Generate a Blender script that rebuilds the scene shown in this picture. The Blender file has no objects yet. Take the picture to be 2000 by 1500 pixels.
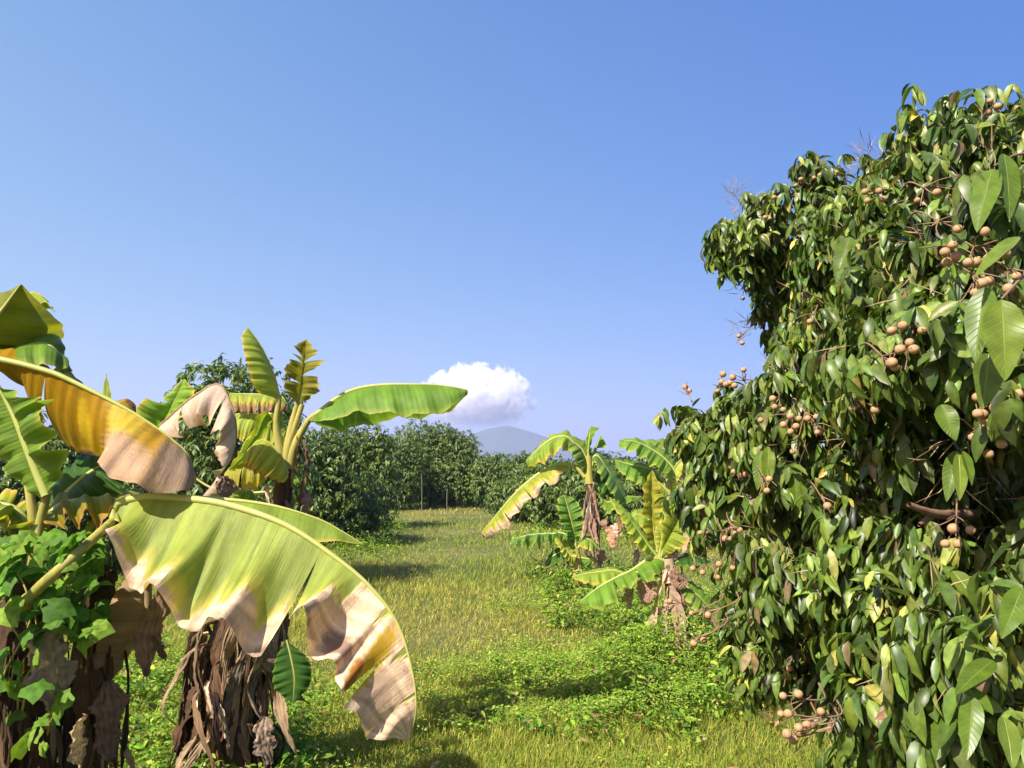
import bpy, math, random
import numpy as np
from mathutils import Vector
R = math.radians
rng = np.random.default_rng(11)
random.seed(11)
scene = bpy.context.scene
col = scene.collection

# ------------------------------------------------------------------ camera
F = 1500.0                       # focal length in pixels of the 2000 px wide photo
PITCH = math.atan2(170.0, F)
EYE = 1.6
cam_d = bpy.data.cameras.new("camera")
cam = bpy.data.objects.new("camera", cam_d)
col.objects.link(cam)
cam_d.sensor_width = 36.0
cam_d.lens = 27.0
cam_d.clip_start = 0.05
cam_d.clip_end = 30000
cam.location = (0, 0, EYE)
cam.rotation_euler = (R(90) + PITCH, 0, 0)
scene.camera = cam

# ------------------------------------------------------------------ light
SUN_EL = R(44)
SUN_DIR = Vector((-0.66, -0.75, 0)).normalized() * math.cos(SUN_EL) + Vector((0, 0, math.sin(SUN_EL)))
world = bpy.data.worlds.new("World")
scene.world = world
world.use_nodes = True
wn = world.node_tree
wn.nodes.clear()
sky = wn.nodes.new("ShaderNodeTexSky")
sky.sky_type = 'NISHITA'
sky.sun_disc = False
sky.sun_elevation = SUN_EL
sky.sun_rotation = math.atan2(SUN_DIR.x, SUN_DIR.y)
sky.air_density = 1.0
sky.dust_density = 0.6
sky.ozone_density = 3.0
bg = wn.nodes.new("ShaderNodeBackground")
bg.inputs['Strength'].default_value = 0.15
wo = wn.nodes.new("ShaderNodeOutputWorld")
# the clear-air sky passed through a film-like curve per channel, hazier on the side nearer the sun
EXPO = 1.0
sky.air_density, sky.dust_density, sky.ozone_density = .6, 1.0, 10.0
spx = wn.nodes.new("ShaderNodeSeparateColor"); wn.links.new(sky.outputs[0], spx.inputs[0])
cbx = wn.nodes.new("ShaderNodeCombineColor")
tcw = wn.nodes.new("ShaderNodeTexCoord"); sxy = wn.nodes.new("ShaderNodeSeparateXYZ"); wn.links.new(tcw.outputs['Generated'], sxy.inputs[0])
SKYFIT = ((1.60, .92, -.86), (.97, .60, -.54), (1.01, .36, -.12))
for i, (k, g_, az) in enumerate(SKYFIT):
    n1 = wn.nodes.new("ShaderNodeMath"); n1.operation = 'MULTIPLY'; n1.inputs[1].default_value = .1866; wn.links.new(spx.outputs[i], n1.inputs[0])
    n2 = wn.nodes.new("ShaderNodeMath"); n2.operation = 'POWER'; n2.inputs[1].default_value = g_; wn.links.new(n1.outputs[0], n2.inputs[0])
    n3 = wn.nodes.new("ShaderNodeMath"); n3.operation = 'MULTIPLY_ADD'; n3.inputs[1].default_value = az; n3.inputs[2].default_value = 1.0; wn.links.new(sxy.outputs[0], n3.inputs[0])
    n4 = wn.nodes.new("ShaderNodeMath"); n4.operation = 'MULTIPLY'; wn.links.new(n2.outputs[0], n4.inputs[0]); wn.links.new(n3.outputs[0], n4.inputs[1])
    n5 = wn.nodes.new("ShaderNodeMath"); n5.operation = 'MULTIPLY'; n5.inputs[1].default_value = k / (.15 * 2 ** EXPO); wn.links.new(n4.outputs[0], n5.inputs[0])
    wn.links.new(n5.outputs[0], cbx.inputs[i])
wn.links.new(cbx.outputs[0], bg.inputs[0])
wn.links.new(bg.outputs[0], wo.inputs[0])
sun_d = bpy.data.lights.new("sun", 'SUN')
sun_d.energy = 5.0
sun_d.angle = R(0.53)
sun_d.color = (1.0, 0.955, 0.87)
sun = bpy.data.objects.new("sun", sun_d)
col.objects.link(sun)
sun.rotation_euler = SUN_DIR.to_track_quat('Z', 'Y').to_euler()

scene.view_settings.view_transform = 'Standard'
scene.view_settings.look = 'None'
scene.view_settings.exposure = EXPO
scene.view_settings.gamma = 1.0
scene.cycles.max_bounces = 12
scene.cycles.diffuse_bounces = 3
scene.cycles.glossy_bounces = 2
scene.cycles.transmission_bounces = 5
scene.cycles.transparent_max_bounces = 8
scene.cycles.volume_bounces = 12
scene.cycles.volume_step_rate = .3
scene.cycles.caustics_reflective = False
scene.cycles.caustics_refractive = False

# ------------------------------------------------------------------ helpers
def at(px, py, Y):
    """Point of the real place at distance Y ahead seen at photo pixel px, py."""
    x = (px - 1000.0) / F; y = (750.0 - py) / F
    c, s = math.cos(PITCH), math.sin(PITCH)
    d = np.array([x, c - y * s, s + y * c])
    return np.array([0, 0, EYE]) + d * (Y / d[1])

def unit(a):
    a = np.asarray(a, float)
    return a / np.maximum(np.linalg.norm(a, axis=-1, keepdims=True), 1e-9)

def tag(o, label=None, cat=None, group=None, kind=None):
    if label: o["label"] = label
    if cat: o["category"] = cat
    if group: o["group"] = group
    if kind: o["kind"] = kind
    return o

def empty(name, loc):
    o = bpy.data.objects.new(name, None)
    o.location = [float(c) for c in loc]
    o.empty_display_size = 0.2
    col.objects.link(o)
    return o

def mesh(name, V, Fc, mat, parent=None, colr=None, uv=None, smooth=True):
    """One mesh object from numpy arrays; V in world space, Fc (n,4) or (n,3)."""
    V = np.asarray(V, float).reshape(-1, 3)
    Fc = np.asarray(Fc, np.int32)
    if parent is not None:
        p = parent; off = np.zeros(3)
        while p is not None:
            off += np.array(p.location); p = p.parent
        V = V - off
    me = bpy.data.meshes.new(name)
    k = Fc.shape[1]
    me.vertices.add(len(V)); me.vertices.foreach_set("co", V.ravel().astype(np.float32))
    me.loops.add(Fc.size); me.loops.foreach_set("vertex_index", Fc.ravel())
    me.polygons.add(len(Fc))
    me.polygons.foreach_set("loop_start", np.arange(0, Fc.size, k, dtype=np.int32))
    me.polygons.foreach_set("loop_total", np.full(len(Fc), k, dtype=np.int32))
    me.update(calc_edges=True)
    if smooth: me.polygons.foreach_set("use_smooth", np.ones(len(Fc), dtype=bool))
    if colr is not None:
        colr = np.asarray(colr, float).reshape(len(V), -1)
        if colr.shape[1] == 3: colr = np.hstack([colr, np.zeros((len(V), 1))])
        a = me.color_attributes.new("Col", 'FLOAT_COLOR', 'POINT')
        a.data.foreach_set("color", colr.ravel().astype(np.float32))
    if uv is not None:
        ul = me.uv_layers.new(name="UVMap")
        uv = np.asarray(uv, float).reshape(-1, 2)
        ul.data.foreach_set("uv", uv[Fc.ravel()].ravel().astype(np.float32))
    me.materials.append(mat)
    me.validate()
    o = bpy.data.objects.new(name, me)
    col.objects.link(o)
    if parent is not None: o.parent = parent
    return o

def spline(P, n):
    """Catmull-Rom through the rows of P, resampled to n points evenly by length."""
    P = np.asarray(P, float)
    if len(P) == 2:
        t = np.linspace(0, 1, n)[:, None]
        return P[0] * (1 - t) + P[1] * t
    Q = np.vstack([2 * P[0] - P[1], P, 2 * P[-1] - P[-2]])
    out = []
    for i in range(1, len(Q) - 2):
        t = np.linspace(0, 1, 24, endpoint=False)[:, None]
        a, b, c, d = Q[i - 1], Q[i], Q[i + 1], Q[i + 2]
        out.append(0.5 * (2 * b + (c - a) * t + (2 * a - 5 * b + 4 * c - d) * t ** 2 + (3 * b - a - 3 * c + d) * t ** 3))
    C = np.vstack(out + [P[-1:]])
    s = np.concatenate([[0], np.cumsum(np.linalg.norm(np.diff(C, axis=0), axis=1))])
    s /= s[-1]
    u = np.linspace(0, 1, n)
    return np.stack([np.interp(u, s, C[:, k]) for k in range(3)], 1)

def grid_faces(nu, nv, off=0):
    i = np.arange(nu - 1)[:, None]; j = np.arange(nv - 1)[None, :]
    a = (i * nv + j + off).ravel()
    return np.stack([a, a + 1, a + nv + 1, a + nv], 1)

def wob(x, k, seed, rough=0.55, octv=4):
    """Smooth 1-D noise about -1..1."""
    r = np.random.default_rng(seed)
    y = np.zeros_like(x, float); a = 1.0; tot = 0
    for o in range(octv):
        y += a * np.sin(x * k * 2 * math.pi * (1 + r.uniform(-.15, .15)) + r.uniform(0, 6.28)); tot += a
        a *= rough; k *= 1.93
    return y / tot * 1.4

def tube(path, radii, seg=8, rough=0.0, seed=0):
    P = np.asarray(path, float); n = len(P)
    radii = np.interp(np.linspace(0, 1, n), np.linspace(0, 1, len(radii)), radii)
    T = unit(np.gradient(P, axis=0))
    ref = np.array([0, 1.0, 0.1])
    N = unit(np.cross(T, ref)); B = np.cross(T, N)
    a = np.linspace(0, 2 * math.pi, seg, endpoint=False)
    r = np.random.default_rng(seed)
    rr = radii[:, None] * (1 + rough * r.normal(0, 1, (n, seg)))
    V = P[:, None] + N[:, None] * (np.cos(a)[None, :, None] * rr[..., None]) + B[:, None] * (np.sin(a)[None, :, None] * rr[..., None])
    i = np.arange(n - 1)[:, None]; j = np.arange(seg)[None, :]; jn = (j + 1) % seg
    Fc = np.stack([(i * seg + j).ravel(), (i * seg + jn).ravel(), ((i + 1) * seg + jn).ravel(), ((i + 1) * seg + j).ravel()], 1)
    V = np.vstack([V.reshape(-1, 3)])
    uv = np.stack(np.broadcast_arrays(np.linspace(0, 1, n)[:, None], (a / 6.283)[None, :]), -1).reshape(-1, 2)
    return V, Fc, uv

def join(parts):
    Vs, Fs, Cs = [], [], []; o = 0
    for V, Fc, C in parts:
        Vs.append(V); Fs.append(Fc + o); Cs.append(np.broadcast_to(C, (len(V), len(np.atleast_1d(C)) if np.ndim(C) == 1 else C.shape[1])))
        o += len(V)
    return np.vstack(Vs), np.vstack(Fs), np.vstack(Cs)

# ------------------------------------------------------------------ materials
def new_mat(name):
    m = bpy.data.materials.new(name); m.use_nodes = True
    m.node_tree.nodes.clear()
    return m, m.node_tree.nodes, m.node_tree.links

def nd(N, t, **kw):
    n = N.new(t)
    for k, v in kw.items():
        if k in n.inputs: n.inputs[k].default_value = v
        else: setattr(n, k, v)
    return n

def leaf_material(name, trans=0.3, rough=0.38, tint=(1.25, 1.35, 0.55), spec=0.5, coat=0.0):
    m, N, L = new_mat(name)
    at_ = nd(N, "ShaderNodeAttribute", attribute_name="Col")
    geo = nd(N, "ShaderNodeTexCoord")
    no = nd(N, "ShaderNodeTexNoise", Scale=60.0, Detail=3.0)
    L.new(geo.outputs['Object'], no.inputs['Vector'])
    mr = nd(N, "ShaderNodeMapRange"); mr.inputs[1].default_value = .3; mr.inputs[2].default_value = .7; mr.inputs[3].default_value = .68; mr.inputs[4].default_value = 1.3
    L.new(no.outputs[0], mr.inputs[0])
    mu = nd(N, "ShaderNodeVectorMath", operation='MULTIPLY')
    L.new(at_.outputs['Color'], mu.inputs[0]); L.new(mr.outputs[0], mu.inputs[1])
    p = nd(N, "ShaderNodeBsdfPrincipled", Roughness=rough)
    p.inputs['Specular IOR Level'].default_value = spec
    L.new(mu.outputs[0], p.inputs['Base Color'])
    tm = nd(N, "ShaderNodeVectorMath", operation='MULTIPLY'); tm.inputs[1].default_value = tint
    L.new(mu.outputs[0], tm.inputs[0])
    t = nd(N, "ShaderNodeBsdfTranslucent"); L.new(tm.outputs[0], t.inputs['Color'])
    mx = nd(N, "ShaderNodeMixShader"); mx.inputs[0].default_value = trans
    L.new(p.outputs[0], mx.inputs[1]); L.new(t.outputs[0], mx.inputs[2])
    o = nd(N, "ShaderNodeOutputMaterial"); L.new(mx.outputs[0], o.inputs[0])
    return m

def banana_material():
    m, N, L = new_mat("banana_blade")
    at_ = nd(N, "ShaderNodeAttribute", attribute_name="Col")
    uv = nd(N, "ShaderNodeUVMap", uv_map="UVMap")
    mp = nd(N, "ShaderNodeMapping"); mp.inputs['Scale'].default_value = (330, 2.2, 1)
    L.new(uv.outputs[0], mp.inputs[0])
    ve = nd(N, "ShaderNodeTexNoise", Scale=1.0, Detail=3.0, Roughness=.7); L.new(mp.outputs[0], ve.inputs['Vector'])
    tc = nd(N, "ShaderNodeTexCoord")
    n2 = nd(N, "ShaderNodeTexNoise", Scale=14.0, Detail=6.0, Roughness=.65); L.new(tc.outputs['Object'], n2.inputs['Vector'])
    n3 = nd(N, "ShaderNodeTexNoise", Scale=38.0, Detail=8.0, Roughness=.7, Distortion=.8); L.new(tc.outputs['Object'], n3.inputs['Vector'])
    a = nd(N, "ShaderNodeMapRange"); a.inputs[1].default_value = .3; a.inputs[2].default_value = .7; a.inputs[3].default_value = .88; a.inputs[4].default_value = 1.10
    L.new(ve.outputs[0], a.inputs[0])
    b = nd(N, "ShaderNodeMapRange"); b.inputs[1].default_value = .25; b.inputs[2].default_value = .75; b.inputs[3].default_value = .8; b.inputs[4].default_value = 1.18
    L.new(n2.outputs[0], b.inputs[0])
    mm = nd(N, "ShaderNodeMath", operation='MULTIPLY'); L.new(a.outputs[0], mm.inputs[0]); L.new(b.outputs[0], mm.inputs[1])
    # scattered brown flecks where the blade is drying
    fl = nd(N, "ShaderNodeMapRange"); fl.inputs[1].default_value = .60; fl.inputs[2].default_value = .68
    L.new(n3.outputs[0], fl.inputs[0])
    fd = nd(N, "ShaderNodeMath", operation='MULTIPLY'); L.new(fl.outputs[0], fd.inputs[0])
    fa = nd(N, "ShaderNodeMapRange"); fa.inputs[3].default_value = .06; fa.inputs[4].default_value = .45
    L.new(at_.outputs['Alpha'], fa.inputs[0]); L.new(fa.outputs[0], fd.inputs[1])
    mu = nd(N, "ShaderNodeVectorMath", operation='MULTIPLY'); L.new(at_.outputs['Color'], mu.inputs[0]); L.new(mm.outputs[0], mu.inputs[1])
    br = nd(N, "ShaderNodeMix", data_type='RGBA'); br.inputs[7].default_value = (.16, .085, .04, 1)
    L.new(fd.outputs[0], br.inputs[0]); L.new(mu.outputs[0], br.inputs[6])
    p = nd(N, "ShaderNodeBsdfPrincipled"); p.inputs["Specular IOR Level"].default_value = .22
    ro = nd(N, "ShaderNodeMapRange"); ro.inputs[3].default_value = .42; ro.inputs[4].default_value = .85
    L.new(at_.outputs['Alpha'], ro.inputs[0]); L.new(ro.outputs[0], p.inputs['Roughness'])
    L.new(br.outputs[2], p.inputs['Base Color'])
    # bump: fine cross veins and, on dry blade, wrinkles
    wr = nd(N, "ShaderNodeMath", operation='MULTIPLY'); L.new(n2.outputs[0], wr.inputs[0]); L.new(at_.outputs['Alpha'], wr.inputs[1])
    w2 = nd(N, "ShaderNodeMath", operation='MULTIPLY'); w2.inputs[1].default_value = 2.2; L.new(wr.outputs[0], w2.inputs[0])
    ad = nd(N, "ShaderNodeMath", operation='ADD'); L.new(ve.outputs[0], ad.inputs[0]); L.new(w2.outputs[0], ad.inputs[1])
    bu = nd(N, "ShaderNodeBump", Strength=.55, Distance=.006); L.new(ad.outputs[0], bu.inputs['Height'])
    L.new(bu.outputs[0], p.inputs['Normal'])
    tm = nd(N, "ShaderNodeVectorMath", operation='MULTIPLY'); tm.inputs[1].default_value = (1.25, 1.3, .6)
    L.new(br.outputs[2], tm.inputs[0])
    t = nd(N, "ShaderNodeBsdfTranslucent"); L.new(tm.outputs[0], t.inputs['Color'])
    tr = nd(N, "ShaderNodeMapRange"); tr.inputs[3].default_value = .38; tr.inputs[4].default_value = .16
    L.new(at_.outputs['Alpha'], tr.inputs[0])
    mx = nd(N, "ShaderNodeMixShader"); L.new(tr.outputs[0], mx.inputs[0])
    L.new(p.outputs[0], mx.inputs[1]); L.new(t.outputs[0], mx.inputs[2])
    o = nd(N, "ShaderNodeOutputMaterial"); L.new(mx.outputs[0], o.inputs[0])
    return m

def plain_material(name, c1, c2, scale=(8, 8, 8), rough=.8, bump=.4, dist=.01, use_attr=False, spec=.3):
    m, N, L = new_mat(name)
    tc = nd(N, "ShaderNodeTexCoord")
    mp = nd(N, "ShaderNodeMapping"); mp.inputs['Scale'].default_value = scale
    L.new(tc.outputs['Object'], mp.inputs[0])
    no = nd(N, "ShaderNodeTexNoise", Scale=1.0, Detail=8.0, Roughness=.68); L.new(mp.outputs[0], no.inputs['Vector'])
    cr = nd(N, "ShaderNodeValToRGB")
    cr.color_ramp.elements[0].position = .32; cr.color_ramp.elements[1].position = .68
    cr.color_ramp.elements[0].color = (*c1, 1); cr.color_ramp.elements[1].color = (*c2, 1)
    L.new(no.outputs[0], cr.inputs[0])
    p = nd(N, "ShaderNodeBsdfPrincipled", Roughness=rough)
    p.inputs['Specular IOR Level'].default_value = spec
    L.new(cr.outputs[0], p.inputs['Base Color'])
    bu = nd(N, "ShaderNodeBump", Strength=bump, Distance=dist); L.new(no.outputs[0], bu.inputs['Height']); L.new(bu.outputs[0], p.inputs['Normal'])
    o = nd(N, "ShaderNodeOutputMaterial"); L.new(p.outputs[0], o.inputs[0])
    return m

M_BLADE = banana_material()
M_RIB = plain_material("midrib", (.30, .34, .07), (.46, .44, .13), (6, 6, 6), .45, .1)
M_RIBDRY = plain_material("dry_midrib", (.20, .13, .06), (.34, .24, .12), (20, 20, 20), .8, .3)
M_STEM = plain_material("sheath", (.20, .21, .04), (.44, .36, .08), (30, 30, 5), .55, .3)
M_STUMP = plain_material("dry_sheath", (.03, .016, .008), (.16, .09, .045), (40, 40, 4), .85, .9, .02)
M_LONGAN = leaf_material("longan_leaf", .24, .40, (1.3, 1.4, .5), .40)
M_FARLEAF = leaf_material("orchard_leaf", .26, .42, (1.2, 1.35, .55), .35)
M_WEED = leaf_material("weed_leaf", .34, .55, (1.2, 1.3, .5), .15)
M_GRASS = leaf_material("grass_blade", .34, .7, (1.2, 1.2, .5), .1)
M_VINE = leaf_material("vine_leaf", .34, .6, (1.2, 1.35, .5), .15)
M_BARK = plain_material("bark", (.07, .05, .035), (.21, .16, .12), (14, 14, 5), .9, .7, .012)
M_TWIG = plain_material("twig", (.17, .09, .055), (.30, .18, .11), (30, 30, 30), .8, .3, .002)
M_FRUIT = plain_material("longan_skin", (.33, .19, .085), (.47, .29, .15), (90, 90, 90), .62, .25, .0006)

# ground: worn soil under grass, olive, straw and fresh green in broad patches
def ground_material():
    m, N, L = new_mat("orchard_ground")
    tc = nd(N, "ShaderNodeTexCoord")
    n1 = nd(N, "ShaderNodeTexNoise", Scale=.45, Detail=6.0, Roughness=.6); L.new(tc.outputs['Object'], n1.inputs['Vector'])
    n2 = nd(N, "ShaderNodeTexNoise", Scale=9.0, Detail=8.0, Roughness=.75); L.new(tc.outputs['Object'], n2.inputs['Vector'])
    cr = nd(N, "ShaderNodeValToRGB"); e = cr.color_ramp.elements
    e[0].position = .38; e[0].color = (.085, .115, .018, 1); e[1].position = .62; e[1].color = (.21, .19, .055, 1)
    L.new(n1.outputs[0], cr.inputs[0])
    c2 = nd(N, "ShaderNodeValToRGB"); e = c2.color_ramp.elements
    e[0].position = .35; e[0].color = (.45, .45, .45, 1); e[1].position = .7; e[1].color = (1.3, 1.3, 1.3, 1)
    L.new(n2.outputs[0], c2.inputs[0])
    mu = nd(N, "ShaderNodeVectorMath", operation='MULTIPLY'); L.new(cr.outputs[0], mu.inputs[0]); L.new(c2.outputs[0], mu.inputs[1])
    p = nd(N, "ShaderNodeBsdfPrincipled", Roughness=.95); L.new(mu.outputs[0], p.inputs['Base Color'])
    bu = nd(N, "ShaderNodeBump", Strength=.8, Distance=.05); L.new(n2.outputs[0], bu.inputs['Height']); L.new(bu.outputs[0], p.inputs['Normal'])
    o = nd(N, "ShaderNodeOutputMaterial"); L.new(p.outputs[0], o.inputs[0])
    return m

# ------------------------------------------------------------------ terrain
def ground_z(x, y):
    return 0.03 * np.sin(x * .9 + 1.2) * np.cos(y * .7) + 0.02 * np.sin(x * 2.3 + y * 1.7)

xs = np.concatenate([-np.geomspace(3300, 20, 22), np.linspace(-18, 18, 73), np.geomspace(20, 3300, 22)])
ys = np.concatenate([-np.geomspace(3300, 8, 18), np.linspace(-6, 44, 101), np.geomspace(48, 3300, 26)])
X, Y = np.meshgrid(xs, ys, indexing='ij')
fade = np.clip(1 - np.maximum(np.abs(X), np.abs(Y)) / 60, 0, 1)
Z = ground_z(X, Y) * fade
g = mesh("ground", np.stack([X, Y, Z], -1), grid_faces(len(xs), len(ys))[:, ::-1], ground_material())
tag(g, "sunlit orchard ground under short grass", "ground", kind="structure")

# distant mountain, one broad peak behind the orchard
def mountain():
    nx, ny = 120, 40
    x = np.linspace(-1500, 1500, nx); y = np.linspace(2300, 3250, ny)
    X, Y = np.meshgrid(x, y, indexing='ij')
    cx = -22.0
    ridge = 120 * np.exp(-(np.abs(X - cx) / 255) ** 1.6) + 44 * np.exp(-((X - 260) / 300) ** 2) + 52 * np.exp(-((X + 320) / 380) ** 2) + 38 * np.exp(-((X - 1000) / 400) ** 2) + 30 * np.exp(-((X + 1100) / 400) ** 2)
    ridge *= 1 + .012 * wob(X, .003, 4)
    depth = np.exp(-((Y - 2800) / 190) ** 2)
    Zm = ridge * depth + 3 * wob(X * .9 + Y * 1.3, .003, 8) * depth - 3
    m = plain_material("forest_slope", (.035, .06, .02), (.08, .11, .04), (.01, .01, .01), .95, .2, 3.0)
    o = mesh("mountain", np.stack([X, Y, Zm], -1), grid_faces(nx, ny)[:, ::-1], m)
    tag(o, "pale blue mountain with one broad rounded peak far beyond the orchard", "mountain", kind="structure")
mountain()

# ------------------------------------------------------------------ leaflets in bulk
LEAF_T = np.array([0, .22, .5, .78, 1.0])
LEAF_W = np.array([.06, .78, 1.0, .72, .03])
def leaflets(P, A, N, ln, wd, C, fold=.22, droop=.25, st=5, twist=None):
    """Leaf blades: base P, axis A, upper-face normal N, length, width, colour."""
    n = len(P)
    A = unit(A); S = unit(np.cross(N, A)); N = np.cross(A, S)
    if st == 5: T, W = LEAF_T, LEAF_W
    elif st == 3: T, W = np.array([0, .48, 1.0]), np.array([.12, 1.0, .05])
    else: T, W = np.array([0, .35, .7, 1.0]), np.array([.1, .95, .8, .04])
    k = len(T)
    droop = np.broadcast_to(droop, (n,)); fold = np.broadcast_to(fold, (n,))
    ctr = P[:, None] + A[:, None] * (T[None, :, None] * ln[:, None, None]) - N[:, None] * (T[None, :, None] ** 2 * (ln * droop)[:, None, None])
    half = (W[None, :] * wd[:, None] * .5)[..., None]
    up = N[:, None] * (half * fold[:, None, None] * 2)
    Lp = ctr + S[:, None] * half + up
    Rp = ctr - S[:, None] * half + up
    V = np.stack([Lp, ctr, Rp], 2).reshape(-1, 3)              # n, k, 3
    base = (np.arange(n) * k * 3)[:, None]
    Fq = grid_faces(k, 3)
    Fc = (base[:, :, None] + Fq[None]).reshape(-1, 4)
    Cc = np.broadcast_to(C[:, None, :], (n, k * 3, C.shape[1])).reshape(-1, C.shape[1]).copy()
    # paler midrib
    Cr = Cc.reshape(n, k, 3, -1); Cr[:, :, 1, :3] *= 1.3
    return V, Fc, Cc

def pick_colours(n, table, r, jit=.16):
    w = np.array([t[0] for t in table], float); w /= w.sum()
    c = np.array([t[1] for t in table], float)
    i = r.choice(len(table), n, p=w)
    out = c[i] * (1 + r.normal(0, jit, (n, 1))) * (1 + r.normal(0, .05, (n, 3)))
    return np.clip(out, .004, .9)

def sprays(P, O, r, k, twig, ln, wr, table, droop=(.1, .5), hang=.55, st=5, jit=.16):
    """Compound leaves: k drooping leaflets along a twig at each P pointing O."""
    n = len(P)
    O = unit(O)
    side = unit(np.cross(O, np.array([0, 0, 1.0]) + r.normal(0, .35, (n, 3))))
    j = np.arange(k)
    s = (j // 2 + .5) / (k / 2)
    sgn = np.where(j % 2 == 0, 1.0, -1.0)
    tl = twig * r.uniform(.7, 1.25, n)
    base = P[:, None] + O[:, None] * (s[None, :, None] * tl[:, None, None]) + np.array([0, 0, -1.0]) * (s[None, :, None] ** 2 * (tl * .35)[:, None, None])
    ax = O[:, None] * r.uniform(.25, .8, (n, k, 1)) + side[:, None] * (sgn[None, :, None] * r.uniform(.45, 1.0, (n, k, 1))) + np.array([0, 0, -1.0]) * (hang * r.uniform(.5, 1.6, (n, k, 1))) + r.normal(0, .16, (n, k, 3))
    nm = np.array([0, 0, 1.0]) + O[:, None] * .6 + r.normal(0, .35, (n, k, 3))
    L = ln * r.uniform(.65, 1.2, (n, k)); W = L * wr * r.uniform(.8, 1.2, (n, k))
    tint = r.normal(0, .13, (n, 1, 1))
    C = pick_colours(n * k, table, r, jit).reshape(n, k, 3) * (1 + tint)
    m = n * k
    return leaflets(base.reshape(m, 3), ax.reshape(m, 3), nm.reshape(m, 3), L.ravel(), W.ravel(), np.clip(C.reshape(m, 3), .004, .9),
                    fold=r.uniform(.1, .35, m), droop=r.uniform(droop[0], droop[1], m), st=st)

# ------------------------------------------------------------------ banana plants
TAN = (.64, .45, .27); BROWN = (.27, .155, .085); DARKBROWN = (.10, .055, .03)
AMBER = (.42, .24, .018); YEL = (.60, .46, .04); YG = (.36, .42, .06); GREEN = (.17, .29, .028); LIME = (.27, .37, .04); DEEP = (.055, .14, .018)
OLIVE = (.20, .20, .02)

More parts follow.
